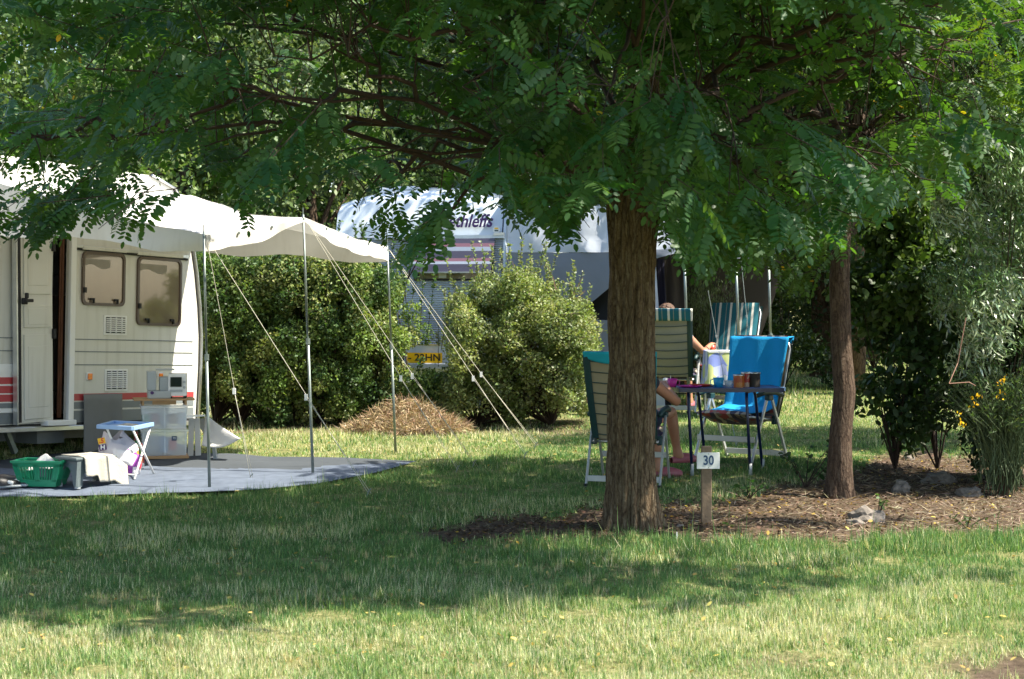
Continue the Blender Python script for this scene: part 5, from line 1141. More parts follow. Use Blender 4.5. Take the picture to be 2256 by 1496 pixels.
elb = inv @ at(1494, 888, 15.0); wrs = inv @ at(1466, 850, 15.32)
f1 = inv @ at(1512, 1018, 15.75); k1 = inv @ at(1478, 905, 15.62); f2 = inv @ at(1462, 1040, 15.5); k2 = inv @ at(1440, 905, 15.5)
g_ = lambda v, dz=0: (v.x, v.y, max(v.z, .085) + dz)
seated(c1, rz1, 'person in pink clogs sitting in the chair behind the big tree trunk', shirtA, shortsA,
       (tuple(elb), tuple(wrs)), ((-.33, -.05, .68), (-.28, .20, .66)),
       ((tuple(k1), g_(inv @ at(1493, 1000, 15.7)), tuple(f1)), (tuple(k2), g_(inv @ at(1452, 1030, 15.5)), (f2.x, f2.y, .04))), s=1.0, lean=.30, headz=-.10)
shirtB = pm('pale_shirt', (.25, .27, .30), .9); shortsB = pm('dark_shorts', (.05, .05, .06), .9)
lo3 = Matrix.Translation(c3) @ Matrix.Rotation(rz3, 4, 'Z'); inv3 = lo3.inverted(); hand = inv3 @ at(1566, 768, 21.45); elb3 = inv3 @ at(1546, 782, 21.2)
seated(c3, rz3, 'brown haired person in the far striped chair holding a red cup', shirtB, shortsB,
       (tuple(elb3), tuple(hand - Vector((.03, .02, .0)))), ((-.34, -.05, .68), (-.28, .2, .66)),
       (((.13, .42, .50), (.15, .50, .10), (.16, .62, .04)), ((-.12, .42, .50), (-.13, .48, .10), (-.13, .60, .04))), s=1.05, lean=.30, headz=-.04)
hp = at(1568, 770, 21.45); cup('cup', hp - Vector((0, 0, .05)), .032, .045, .10, 'redpl', 'red plastic cup held by the person in the far striped chair', handle=False)
# ---------------------------------------------------------------- vegetation
YLOW = [(-200, 560), (0, 540), (60, 560), (120, 540), (200, 470), (250, 540), (300, 520), (340, 455), (420, 430), (500, 440), (550, 510), (600, 470), (690, 470), (740, 410), (790, 440), (820, 560), (900, 600), (970, 600), (992, 540), (1005, 462), (1110, 455), (1150, 505), (1180, 500), (1260, 545), (1320, 450), (1400, 450), (1450, 520), (1500, 600), (1560, 660), (1620, 590), (1700, 600), (1740, 700), (1790, 640), (1830, 590), (1900, 520), (1990, 450), (2060, 430), (2140, 450), (2200, 330), (2300, 300), (2600, 300)]
HOLES = [(640, 400, 75, 60), (900, 330, 75, 60), (300, 100, 60, 50), (350, 250, 45, 70), (80, 170, 70, 40), (1650, 200, 60, 60), (1900, 240, 90, 60), (560, 60, 40, 40), (150, 345, 110, 25)]
def make_trunk(name_root, label, pts, radii, bark, fiss=.05, n=44, rows=90, cat='tree'):
    base = Vector(pts[0]); t = empty(name_root, base, 0, label, cat)
    pts = [Vector(p) - base for p in pts]; cum = [0]
    for a, b_ in zip(pts, pts[1:]): cum.append(cum[-1] + (b_ - a).length)
    m = MB(); vs = []
    for j in range(rows + 1):
        s_ = cum[-1] * j / rows; k = max(i for i in range(len(cum)) if cum[i] <= s_ + 1e-9); k = min(k, len(pts) - 2); f = (s_ - cum[k]) / (cum[k + 1] - cum[k])
        c = pts[k].lerp(pts[k + 1], f); r_ = radii[k] + (radii[k + 1] - radii[k]) * f
        for i in range(n):
            a = 2 * math.pi * i / n; q_ = Vector((math.cos(a) * 3.2, math.sin(a) * 3.2, c.z * .9 + label.__len__()))
            rd = abs(noise.noise(q_ * 1.6)) * 1.0 + .5 * abs(noise.noise(Vector((q_.x * 3.4, q_.y * 3.4, q_.z * 2.2)))); lo_ = noise.noise(Vector((math.cos(a), math.sin(a), c.z * .8)))
            r2 = r_ * (1 - fiss * .6 + fiss * 1.9 * (rd - .3) + .06 * lo_) * (1 + .22 * math.exp(-c.z / .10) * (1 + .9 * math.sin(a * 5 + 1)))
            vs.append((c.x + r2 * math.cos(a), c.y + r2 * math.sin(a), c.z - (.05 if j == 0 else 0)))
    fs = [(j * n + i, j * n + (i + 1) % n, (j + 1) * n + (i + 1) % n, (j + 1) * n + i) for j in range(rows) for i in range(n)]
    m.add(vs, fs); m.build('trunk', bark, t, smooth=True); return t, base
tb_ = og(1392, 1163)
Yk = tb_.y; tops = [tb_, at(1390, 1000, Yk), at(1390, 700, Yk), at(1394, 520, Yk), at(1398, 430, Yk), at(1405, 300, Yk), at(1420, 120, Yk + .1), at(1430, -150, Yk + .1), at(1440, -500, Yk)]
loc_, lbase = make_trunk('locust_tree', 'big locust tree with a thick furrowed trunk and feathery leaves overhanging the lawn', tops, [.188, .168, .160, .172, .19, .13, .10, .07, .02], M_['bark'], .15, 120, 240)
# limbs
limbs = []      # list of polylines (world)
def limb(p0, p1, r0, bend=.3, par=None, base=None, n_=8, sd=0):
    pts = []
    for k in range(n_ + 1):
        f = k / n_; p_ = p0.lerp(p1, f); p_.z += bend * math.sin(math.pi * f) * .5
        p_ += Vector((noise.noise(Vector((f * 3, sd, 1))), noise.noise(Vector((f * 3, sd, 5))), noise.noise(Vector((f * 3, sd, 9))))) * .16 * (1 if 0 < k else 0); pts.append(p_)
    m = MB(); m.tube([p_ - base for p_ in pts], [r0 * (1 - .8 * k / n_) for k in range(n_ + 1)], 7); m.build('branch', M_['twig'], par, smooth=True); return pts
rs = random.Random(5)
ends = [(-3.6, 12.0, 2.7), (-2.6, 11.0, 2.9), (-1.6, 10.2, 2.8), (-3.2, 13.2, 3.6), (-.5, 10.2, 3.2), (.6, 9.6, 3.4), (1.9, 10.3, 3.3), (3.0, 11.6, 3.6), (3.6, 13.0, 3.5), (2.2, 13.9, 3.0), (.2, 14.0, 3.6), (-1.4, 13.8, 3.8), (-1.2, 12.2, 2.5), (.2, 11.2, 2.45), (2.0, 12.2, 2.4), (1.2, 11.0, 2.5), (-2.4, 12.0, 4.6), (3.6, 12.0, 5.0), (.8, 11.0, 5.4), (-.6, 13.0, 5.2), (5.2, 12.8, 4.4), (5.0, 10.0, 4.0)]
for k, e in enumerate(ends):
    z0 = min(4.2, max(2.25, e[2] * .7 + rs.uniform(-.2, .3))); f = (z0 - 2.25) / 3
    p0 = Vector((lbase.x + .02 + .08 * f, Yk, z0)); p1 = Vector(e); l1 = limb(p0, p1, .025 if k < 12 else .024, .35, loc_, lbase, 9, k * 7.3); limbs.append(l1)
    for s_ in range(4):
        q0 = l1[rs.randint(3, 7)]; d = (p1 - p0).normalized(); q1 = q0 + Vector((d.x + rs.uniform(-.9, .9), d.y + rs.uniform(-.9, .9), rs.uniform(-.5, .4))).normalized() * rs.uniform(.7, 1.3)
        limbs.append(limb(q0, q1, .018, .15, loc_, lbase, 6, k * 3.1 + s_))
LP = np.array([tuple(p_) for l_ in limbs for p_ in l_])
def crown_sprays(N, box, accept, zmin_tab, seedk, budget):
    out = []; tries = 0
    (x0, x1), (y0, y1), (z0, z1) = box
    while len(out) < N and tries < budget:
        tries += 1
        x, y, z = rs.uniform(x0, x1), rs.uniform(y0, y1), z0 + (z1 - z0) * rs.random() ** 1.25
        if not accept(x, y, z): continue
        out.append((x, y, z))
    return out
def tree_foliage(parent, base, sprays, pts, gcol, nobj, lrange=(.17, .25), leaf_per=(6, 9), low=None):
    P, A, Nn, Sz = [], [], [], []
    tw = MB()
    for (x, y, z) in sprays:
        o = np.array([x, y, z]); dd = np.linalg.norm(pts - o, axis=1); near = pts[np.argsort(dd)[rs.randint(0, 5)]]
        d = o - near; d[2] *= .4; d = d / (np.linalg.norm(d) + 1e-6) + rng.normal(size=3) * .35; d[2] -= .12; d /= np.linalg.norm(d)
        L = rs.uniform(.25, .45); p0 = o - d * L * .6; npx = rs.randint(*leaf_per)
        if np.linalg.norm(o - near) < .75: tw.tube([Vector(near) - base, Vector((near + p0) / 2 + np.array([0, 0, .05])) - base, Vector(p0) - base, Vector(o + d * L * .4) - base], [.006, .0045, .0035, .002], 3, caps=False)
        else: tw.tube([Vector(p0) - base, Vector(o + d * L * .4) - base], [.004, .002], 3, caps=False)
        sd = np.cross(d, [0, 0, 1.0]); sd /= np.linalg.norm(sd) + 1e-6
        for k in range(npx):
            f = k / (npx - 1); p_ = p0 + d * L * f; s_ = 1 if k % 2 else -1
            a = d * (.45 + .6 * f) + sd * s_ * (1.0 - .6 * f) + np.array([0, 0, rs.uniform(-.75, .12)]) + rng.normal(size=3) * .12
            nr = np.array([0, 0, 1.0]) + rng.normal(size=3) * .38
            a /= np.linalg.norm(a); sz_ = rs.uniform(*lrange); tip = p_ + a * sz_
            if low is not None and not low(tip) : continue
            P.append(p_); A.append(a); Nn.append(nr); Sz.append(sz_)
    P, A, Nn, Sz = map(np.array, (P, A, Nn, Sz)); print(parent.name, 'compound leaves', len(P))
    cl = vnoise(P[:, 0] + 40, P[:, 1] * 2 + P[:, 2] * 3 + 40, .5, 21); base_c = np.array(gcol)[None] * (.75 + .5 * cl[:, None]); base_c = base_c * (1 + rng.uniform(-.18, .18, (len(P), 1))); base_c *= (1 + rng.uniform(-.1, .1, (len(P), 3)))
    # nearest leaves in view are objects of their own
    px, py = proj_np(P[:, 0], P[:, 1], P[:, 2]); vis = (px > 0) & (px < 2256) & (py > 0) & (py < 1000); order = np.argsort(np.where(vis, P[:, 1], 99)); single = order[:nobj]
    msh = []
    for k, (TV, TF) in enumerate(LT):
        me = bpy.data.meshes.new('leaf'); me.from_pydata(TV, [], TF); me.materials.append(M_['locust_obj']); at_2 = me.attributes.new('col', 'FLOAT_COLOR', 'POINT'); at_2.data.foreach_set('color', np.tile([*gcol, 1], len(TV)).astype(np.float32)); msh.append(me)
    for q_ in single:
        a = Vector(A[q_]); b_ = Vector(Nn[q_]).cross(a).normalized(); c = a.cross(b_); o = bpy.data.objects.new('leaf', msh[int(q_) % 4]); COL.objects.link(o); o.parent = parent
        Mx = Matrix((a, b_, c)).transposed().to_4x4(); Mx.translation = Vector(P[q_]) - base; o.matrix_local = Mx @ Matrix.Scale(float(Sz[q_]), 4)
    rest = np.ones(len(P), bool); rest[single] = False; idx = np.where(rest)[0]; parts = []
    for k, (TV, TF) in enumerate(LT):
        ii_ = idx[idx % 4 == k]; parts.append(scatter(TV, TF, P[ii_] - np.array(base), A[ii_], Nn[ii_], Sz[ii_], base_c[ii_]))
    V, L_, St, T_, C_ = join(parts); print('tris', int((T_ - 2).sum()))
    k_ = rng.choice(len(P), 260); parts.append(scatter(OVAL[0], OVAL[1], P[k_] - np.array(base) + A[k_] * .1, rdir(260, -.6), rdir(260), rng.uniform(.035, .05, 260), jcol((.50, .36, .03), 260)))
    V, L_, St, T_, C_ = join(parts)
    o = np_mesh('crown', V, L_, St, T_, C_, M_['locust'], parent); o['kind'] = 'stuff'
    o = tw.build('twigs', M_['twig'], parent, smooth=True); o['kind'] = 'stuff'
def in_hole(px, py):
    return any(((px - h[0]) / h[2]) ** 2 + ((py - h[1]) / h[3]) ** 2 < 1 for h in HOLES)
YT = np.array(YLOW)
def acc(x, y, z):
    px, py = proj_np(x, y, z)
    if py > np.interp(px, YT[:, 0], YT[:, 1]) - 34: return False
    if py > -40 and in_hole(px, py): return False
    if z > 5.9 - .12 * (x - .8) ** 2 - .06 * (y - 11.5) ** 2: return False
    gx, gy = x - .70 * (z - .02), y + .15 * z
    if gx > -4 and not bool(shade_at(np.array(gx), np.array(gy))) and rs.random() > (.03 if z > 3.3 else .16): return False
    if noise.noise(Vector((x * 1.1, y * 1.1, z * 1.6))) < (.06 if px < 1050 and z < 4.2 else -.18) and rs.random() < .92: return False
    if z < 4.2 and py > 0 and noise.noise(Vector((x * 2.3 + 9, y * 1.6, z * 2.8))) < -.10 and rs.random() < .93: return False
    if y > 14.2 and x < 0: return False
    if x > 4.6 and y > 12.6: return False
    if gx > .55 and rs.random() < .45: return False
    return True
def lowok(p_):
    px, py = proj_np(p_[0], p_[1], p_[2]); return py < np.interp(px, YT[:, 0], YT[:, 1]) + 12
sp1 = crown_sprays(600, ((-4.6, 3.4), (9.2, 14.2), (2.0, 3.6)), acc, None, 0, 60000) + crown_sprays(1150, ((-3.4, 5.6), (8.0, 14.2), (3.4, 5.9)), acc, None, 0, 60000)
tree_foliage(loc_, lbase, sp1, LP, (.045, .115, .032), 300, lrange=(.23, .34), leaf_per=(5, 7), low=lowok)
# second, smaller locust on the right
b2 = og(1850, 1096); Y2_ = b2.y
t2, base2 = make_trunk('locust_tree', 'slender locust tree standing on the bare earth right of the blue chair', [b2, at(1852, 960, Y2_), at(1861, 860, Y2_), at(1852, 740, Y2_ + .05), at(1849, 620, Y2_ + .05), at(1856, 480, Y2_ + .1), at(1880, 300, Y2_ + .1), at(1900, 0, Y2_)], [.105, .092, .088, .083, .082, .07, .05, .015], M_['bark2'], .07, 44, 110)
l2 = []
for k, e in enumerate([(1.5, 13.7, 2.6), (1.9, 15.0, 2.3), (2.6, 13.4, 2.8), (3.4, 14.0, 3.0), (3.2, 15.4, 3.2), (1.2, 14.6, 3.4), (2.3, 14.6, 4.4), (4.0, 15.0, 3.9), (1.6, 16.0, 3.5)]):
    z0 = 2.0 + .25 * (k % 4); l2.append(limb(Vector((b2.x + .03, Y2_ + .05, z0)), Vector(e), .03, .25, t2, base2, 7, 50 + k * 5.1))
    for s_ in range(2):
        q0 = l2[-1 - s_][4]; l2.append(limb(q0, q0 + Vector((rs.uniform(-.7, .7), rs.uniform(-.6, .6), rs.uniform(-.3, .3))), .012, .1, t2, base2, 5, 80 + k + s_))
LP2 = np.array([tuple(p_) for l_ in l2 for p_ in l_])
def acc2(x, y, z):
    px, py = proj_np(x, y, z)
    if py > np.interp(px, YT[:, 0], YT[:, 1]) - 30: return False
    if px < 1440 or in_hole(px, py): return False
    return ((x - 2.5) / 1.75) ** 2 + ((y - 14.6) / 1.7) ** 2 + ((z - 3.2) / 1.6) ** 2 < 1 and not (noise.noise(Vector((x * 2.1, y * 1.6, z * 2.6))) < -.08)
sp2 = crown_sprays(430, ((.6, 4.4), (13.0, 16.4), (1.6, 4.9)), acc2, None, 0, 40000)
tree_foliage(t2, base2, sp2, LP2, (.07, .14, .033), 120, lrange=(.21, .30), leaf_per=(5, 7), low=lowok)
# low leafy shoots at the foot of the slender tree
def sprig(p, n_, spread, h, col, mat, label, lsz=.05, stem=True):
    t = empty('seedling', p, 0, label, 'plant'); P, A = [], []; m = MB()
    for k in range(n_):
        az = rs.uniform(0, 6.28); e = Vector((math.cos(az) * spread * rs.uniform(.4, 1), math.sin(az) * spread * .5, h * rs.uniform(.5, 1))); pts = [Vector((0, 0, 0)), e * .5 + Vector((0, 0, h * .15)), e]; m.tube(pts, [.006, .004, .002], 4, caps=False)
        for q_ in range(9):
            f = .25 + .75 * q_ / 8; p_ = pts[0].lerp(pts[1], f * 2) if f < .5 else pts[1].lerp(pts[2], f * 2 - 1); P.append(tuple(p_)); A.append(tuple(Vector((rs.uniform(-1, 1), rs.uniform(-1, 1), rs.uniform(-.5, .5)))))
    m.build('stems', M_['twig'], t); V, L_, St, T_, C_ = scatter(OVAL[0], OVAL[1], np.array(P), np.array(A), rdir(len(P), 1.2), rng.uniform(.7, 1.3, len(P)) * lsz, jcol(col, len(P))); np_mesh('leaves', V, L_, St, T_, C_, mat, t)
sprig(og(1775, 1075), 7, .42, .42, (.03, .07, .025), M_['leaf'], 'dark leafed seedling between the slender trunk and the blue chair', .055)
sprig(og(1650, 1100), 5, .30, .16, (.05, .11, .03), M_['leaf'], 'low green seedling in the grass edge right of the sign post', .045)
sprig(og(1935, 1150), 4, .12, .22, (.09, .14, .05), M_['leaf'], 'thin pale seedling behind the largest rock', .03)
sprig(og(2130, 1165), 4, .2, .12, (.09, .14, .05), M_['leaf'], 'small tuft of green weed in the dry straw at the right', .035)

# ---- generic leafy mass
def mass(name, label, cat, clumps, leaves, lsize, cols, mat, T=RHOMB, group=None, trunk=None, zb=.35, core=None, origin=None, flat=1.0, sdir=None, part='crown'):
    """clumps: array (n, 4) of x y z r; leaves per clump"""
    clumps = np.array(clumps, float); o0 = origin or Vector((clumps[:, 0].mean(), clumps[:, 1].mean(), gz(clumps[:, 0].mean(), clumps[:, 1].mean()))); t = empty(name, o0, 0, label, cat, group)
    n_ = (leaves * (clumps[:, 3] / clumps[:, 3].mean()) ** 2).astype(int); ci = np.repeat(np.arange(len(clumps)), n_); N = len(ci)
    d = rdir(N, .15); r_ = clumps[ci, 3] * rng.uniform(.25, 1.0, N) ** .5
    P = clumps[ci, :3] + d * r_[:, None] * np.array([1, 1, flat]) - np.array(o0)
    nr = d * .7 + rdir(N, zb); a = rdir(N, -.1)
    if sdir is not None: a = a * .6 + np.array(sdir)[None]
    cc = np.array(cols)[rng.integers(0, len(cols), len(clumps))][ci]; cc = cc * (1 + rng.uniform(-.28, .28, (N, 1))) * (1 + rng.uniform(-.1, .1, (N, 3)))
    V, L_, St, T_, C_ = scatter(T[0], T[1], P, a, nr, lsize * rng.uniform(.65, 1.3, N), np.clip(cc, 0, 1))
    o = np_mesh(part, V, L_, St, T_, C_, mat, t); o['kind'] = 'stuff'
    return t, o0, clumps
def stems(t, o0, clumps, base_pts, r0, mat, part='branch', k_=1):
    for bp_ in base_pts:
        b_ = Vector(bp_) - o0; m = MB(); js = rng.choice(len(clumps), min(len(clumps), 14 * k_), replace=False)
        for j_ in js:
            e = Vector(clumps[j_, :3]) - o0; mid = b_.lerp(e, .5) + Vector((0, 0, .15 * (e - b_).length * .3)); m.tube([b_, mid, e], [r0, r0 * .6, r0 * .15], 5, caps=False)
        o = m.build(part, mat, t, smooth=True); o['kind'] = 'stuff'
def ell(n_, c, r, rc, shell=.55, seed=0, cut=None):
    g = np.random.default_rng(seed); out = []
    while len(out) < n_:
        v = g.normal(size=3); v /= np.linalg.norm(v); k = g.uniform(shell, 1); p_ = np.array(c) + v * np.array(r) * k
        if p_[2] < gz(p_[0], p_[1]) + .1 or (cut and not cut(p_)): continue
        out.append((*p_, g.uniform(*rc)))
    return out
# hedge shrubs
def hedge(pxs, Y, ztab, cols, label, lsz, per, nsh, sd, spikes=0, yd=.55, dens=9):
    g = np.random.default_rng(sd); cl = []
    x0, x1 = at(pxs[0], 700, Y).x, at(pxs[1], 700, Y).x
    for k in range(nsh):
        px = g.uniform(*pxs); yy = Y + g.uniform(-yd, yd); ht = np.interp(px, *zip(*ztab)); zt__ = at(px, ht, Y).z; z0 = gz(0, Y)
        u = g.random(); z = z0 + .1 + (zt__ - z0 - .22) * u ** .8
        pxx, pyy = proj_np(at(px, 700, yy).x, yy, z)
        if 872 < pxx < 1000 and 600 < pyy < 828 and (g.random() < .9 or (pyy > 750 and pxx > 895)): continue
        if px > 965 and (abs(px - 1140) / 165) ** 2 + (max(0, 760 - pyy) / 190) ** 2 > 1 and g.random() < .6: continue
        wz_ = 1 - .35 * (1 - (z - z0) / max(.3, zt__ - z0)) * 0
        cl.append((at(px, 700, yy).x, yy - .12 * math.sin(u * 3.1), z, g.uniform(.07, .21)))
    t, o0, c = mass('shrub', label, 'shrub', cl, per, lsz, cols, M_['leaf'], T=RHOMB, zb=.5, part='foliage')
    stems(t, o0, c, [(x0 + (x1 - x0) * f, Y, gz(0, Y)) for f in (.25, .5, .75)], .014, M_['twig'], 'stems', 2)
    # upright shoots above the outline
    m = MB(); P, A = [], []
    for k in range(spikes):
        px = g.uniform(*pxs); ht = np.interp(px, *zip(*ztab)); b_ = at(px, ht + 40, Y + g.uniform(-.3, .3)) - o0; L = g.uniform(.2, .62); dr_ = Vector((g.uniform(-.3, .3), g.uniform(-.2, .2), 1)).normalized()
        e = b_ + dr_ * L; m.tube([b_ - dr_ * .2, e], [.005, .002], 4, caps=False)
        for q_ in range(int(L * 110)):
            f = g.random(); p_ = b_.lerp(e, f); P.append(tuple(p_)); A.append((g.uniform(-1, 1), g.uniform(-1, 1), g.uniform(.1, .9)))
    for q0 in g.choice(len(cl), int(len(cl) * .8), replace=False):
        b_ = Vector(cl[q0][:3]) - o0 + Vector((0, -.05, 0)); dr_ = Vector((g.uniform(-.9, .9), g.uniform(-1, .1), g.uniform(-.1, 1.0))).normalized(); L = g.uniform(.18, .36); e = b_ + dr_ * L; m.tube([b_, e], [.004, .0015], 3, caps=False)
        for q_ in range(int(L * 90)): P.append(tuple(b_.lerp(e, g.uniform(.2, 1)) + Vector((g.normal(), g.normal(), g.normal())) * .012)); A.append((g.uniform(-1, 1), g.uniform(-1, 1), g.uniform(-.2, .9)))
    if P:
        V, L_, St, T_, C_ = scatter(RHOMB[0], RHOMB[1], np.array(P), np.array(A), rdir(len(P), .8), rng.uniform(.7, 1.2, len(P)) * lsz * 1.1, jcol(cols[-1], len(P))); o = np_mesh('shoots', V, L_, St, T_, C_, M_['leaf'], t); o['kind'] = 'stuff'; k__ = m.build('shoot_stems', M_['twig'], t); k__['kind'] = 'stuff'
HC = [(.13, .20, .055), (.19, .26, .075), (.25, .29, .10), (.06, .11, .035)]
hedge((418, 640), 20.0, [(400, 560), (450, 548), (640, 545)], HC, 'dense dark green shrub behind the nearest canopy pole, left part of the hedge', .040, 260, 300, 1, 14)
hedge((600, 800), 20.0, [(600, 545), (800, 552)], HC, 'dense green shrub behind the middle canopy pole', .040, 260, 280, 2, 12)
hedge((770, 965), 20.1, [(770, 555), (850, 565), (900, 600), (965, 680)], HC, 'green shrub behind the far canopy pole, beside the number plate', .040, 250, 210, 3, 16, dens=8)
hedge((965, 1300), 19.9, [(965, 730), (1000, 625), (1030, 655), (1062, 590), (1100, 625), (1150, 572), (1182, 612), (1215, 590), (1240, 665), (1272, 645), (1300, 710)], [(.22, .27, .09), (.28, .31, .12), (.15, .20, .06), (.22, .26, .12)], 'lighter yellow green shrub with upright shoots in front of the caravan end wall', .036, 230, 330, 4, 46)
# bare twigs in the light shrub
t = empty('dead_branch', at(1240, 690, 19.8), 0, 'bare reddish dead twigs sticking out above the light green shrub', 'branch'); o0 = Vector(t.location); dtw = pm('dead_twig', (.30, .17, .12), .9)
for (a, b_) in (((1230, 690), (1285, 610)), ((1250, 665), (1262, 625)), ((1225, 640), (1205, 585)), ((1150, 640), (1118, 570)), ((1150, 640), (1165, 590)), ((1240, 680), (1290, 640)), ((1140, 620), (1128, 575))):
    m = MB(); m.tube([at(*a, 19.7) - o0, at((a[0] + b_[0]) / 2 + 4, (a[1] + b_[1]) / 2, 19.7) - o0, at(*b_, 19.7) - o0], [.010, .006, .003], 4); m.build('twig', dtw, t)
# heap of dry cut grass
hp_ = og(880, 946, 0, 19.0); g = np.random.default_rng(5); nn = 9000
u = g.uniform(0, 1, nn); az = g.uniform(0, 6.28, nn); rr_ = np.sqrt(g.uniform(0, 1, nn)); X0 = rr_ * np.cos(az) * .68 + .05; Y0 = rr_ * np.sin(az) * .40; Hh = .34 * np.exp(-((X0 + .02 - .12 * np.sin(Y0 * 9)) / .30) ** 2 - (Y0 / .28) ** 2) + .15 * np.exp(-((X0 - .4) / .3) ** 2 - (Y0 / .3) ** 2)
P = np.stack([X0, Y0, Hh * g.uniform(.55, 1.0, nn) + .01], 1); A = np.stack([g.normal(size=nn) + X0 * .8, g.normal(size=nn) * .6 - .3, g.normal(size=nn) * .9 - .1], 1)
V, L_, St, T_, C_ = scatter(LANCE[0], LANCE[1], P, A, rdir(nn, .6), np.stack([g.uniform(.05, .14, nn), np.full(nn, .04), np.full(nn, .1)], 1), jcol((.38, .29, .18), nn, .5))
hh_ = np_mesh('dry_grass_heap', V, L_, St, T_, C_, M_['dry']); hh_.location = hp_; tag(hh_, 'heap of dry brown cut grass at the foot of the hedge', 'grass heap', kind='stuff')
o = MB().box((0, 0, .02), (.11, .05, .03)).build('plastic_scrap', M_['white'], bevel=.01); o.location = og(765, 944, 0); tag(o, 'small white plastic scrap on the earth below the hedge', 'litter')

# ---- background trees
GB = [(.08, .13, .035), (.10, .16, .04), (.06, .10, .03), (.13, .18, .05)]
def bgtree(name, label, c, r, ncl, per, lsz, cols, sd, mat='leaf', tr=.16, shell=.5, rc=(.35, .7), cut=None, T=RHOMB, sdir=None, org=None):
    cl = ell(ncl, c, r, rc, shell, sd, cut); org = org or c; b_ = Vector((org[0], org[1], gz(org[0], org[1]))); t, o0, cc = mass(name, label, 'tree', cl, per, lsz, cols, M_[mat], origin=b_, T=T, sdir=sdir)
    m = MB(); m.tube([(0, 0, -.1), (.05, 0, c[2] * .5), (-.05, 0, c[2] - b_.z + r[2] * .5)], [tr * 1.15, tr, tr * .3], 10); m.build('trunk', M_['bark2'], t, smooth=True)
    m = MB(); g_2 = np.random.default_rng(sd + 99)
    for j_ in g_2.choice(len(cc), min(len(cc), 16), replace=False):
        e = Vector(cc[j_, :3]) - o0; s_ = Vector((0, 0, max(.6, e.z * .5))); m.tube([s_, s_.lerp(e, .5) + Vector((0, 0, .2)), e], [tr * .4, tr * .22, .01], 5, caps=False)
    m.build('limbs', M_['bark2'], t, smooth=True); return t
bgtree('leafy_tree', 'sunlit bushy tree behind the white canopy at the far left', (-7.6, 24.5, 3.6), (1.9, 1.5, 2.9), 70, 380, .085, GB, 31)
bgtree('leafy_tree', 'bright green tree rising behind the left half of the white canopy', (-5.0, 25.2, 3.9), (1.9, 1.5, 3.2), 80, 400, .085, [(.14, .20, .055), (.11, .17, .05), (.15, .22, .08)], 32)
bgtree('leafy_tree', 'pale silvery green tree just left of the blue grey caravan roof', (-2.9, 25.6, 3.4), (1.3, 1.2, 2.7), 60, 360, .08, [(.16, .22, .10), (.20, .25, .13), (.11, .16, .06)], 33)
bgtree('leafy_tree', 'dark tree straight behind the roof of the blue grey caravan', (-.6, 27.5, 4.6), (2.1, 1.6, 3.4), 80, 380, .09, [(.05, .09, .03), (.08, .13, .04)], 34)
bgtree('leafy_tree', 'green tree behind the grey awning tent', (2.0, 27.8, 4.6), (1.6, 1.3, 3.4), 70, 380, .09, GB, 35)
bgtree('leafy_tree', 'dark dense tree behind the right end of the awning', (4.6, 27.0, 4.6), (2.1, 1.6, 4.0), 90, 380, .09, [(.03, .055, .018), (.045, .075, .02)], 36)
bgtree('leafy_tree', 'tall shaded tree standing behind the slender locust', (7.0, 25.0, 5.0), (2.0, 1.8, 3.0), 80, 380, .09, [(.03, .055, .018), (.05, .085, .022)], 37)
bgtree('leafy_tree', 'overhanging tree added to shade the awning tent and blue grey caravan from above', (2.9, 22.7, 6.0), (3.6, 1.6, 1.3), 170, 300, .09, GB, 38, shell=.1, tr=.12, org=(4.5, 23.8))  # added crown, placed and shaped to keep sun off caravan and awning
for k, (x, y, z, rx, rz_, lb) in enumerate([(-12, 34, 5, 3.2, 5.2, 'far tall tree closing the view at the left edge'), (-7.5, 36, 5, 3.0, 5.4, 'far tall tree seen between the left hand trees'), (-3.0, 35, 5, 2.9, 5.2, 'far tall tree left of the middle of the view'), (1.2, 36, 5, 2.9, 5.4, 'far tall tree behind the caravan and awning'), (5.2, 37, 6.3, 3.0, 5.0, 'far tall tree seen over the blue chair'), (9.5, 37, 6.0, 3.4, 5.4, 'far tall tree seen over the slender locust trunk'), (13.5, 34, 5.5, 3.2, 5.4, 'far tall tree at the right edge')]):
    bgtree('tall_tree', lb, (x, y, z), (rx, 2.0, rz_), 120, 330, .15, [(.05, .09, .03), (.08, .12, .035), (.10, .15, .045)], 50 + k, rc=(.5, .95), shell=.25, tr=.25)
# dark undergrowth between tents and trees
def bush(lb, c, r, ncl, per, lsz, cols, sd, mat='leaf', T=RHOMB, rc=(.18, .35), sdir=None, shell=.3, nm='bush'):
    cl = ell(ncl, c, r, rc, shell, sd); t, o0, cc = mass(nm, lb, 'bush', cl, per, lsz, cols, M_[mat], T=T, sdir=sdir, part='foliage'); stems(t, o0, cc, [(c[0] + dx_, c[1], gz(c[0], c[1])) for dx_ in (-.3 * r[0], .3 * r[0])], .009, M_['twig'], 'stems'); return t
bush('dark bush behind the awning poles', (3.3, 25.0, 1.2), (1.5, .8, 1.5), 60, 260, .07, [(.03, .055, .018), (.045, .075, .022)], 71)
bush('pale upright grey green bush behind the striped chairs', (2.55, 23.6, 1.15), (.55, .5, .95), 34, 260, .05, [(.13, .17, .08), (.10, .14, .06)], 72, T=LANCE, sdir=(0, 0, 1.2))
bush('dark bush left of the slender trunk in the distance', (5.3, 28.5, 1.6), (1.3, .8, 1.8), 50, 260, .08, [(.035, .065, .02), (.05, .08, .025)], 73)
bush('shadowy bush beyond the far lawn behind the slender trunk', (8.2, 33.5, 2.2), (2.4, 1.0, 2.4), 70, 260, .11, [(.03, .055, .018), (.05, .085, .022)], 74, rc=(.3, .6))
bush('shadowy bush beyond the far lawn right of the blue chair', (5.6, 34.5, 2.2), (2.0, 1.0, 2.4), 60, 260, .11, [(.04, .07, .02), (.06, .095, .03)], 75, rc=(.3, .6))
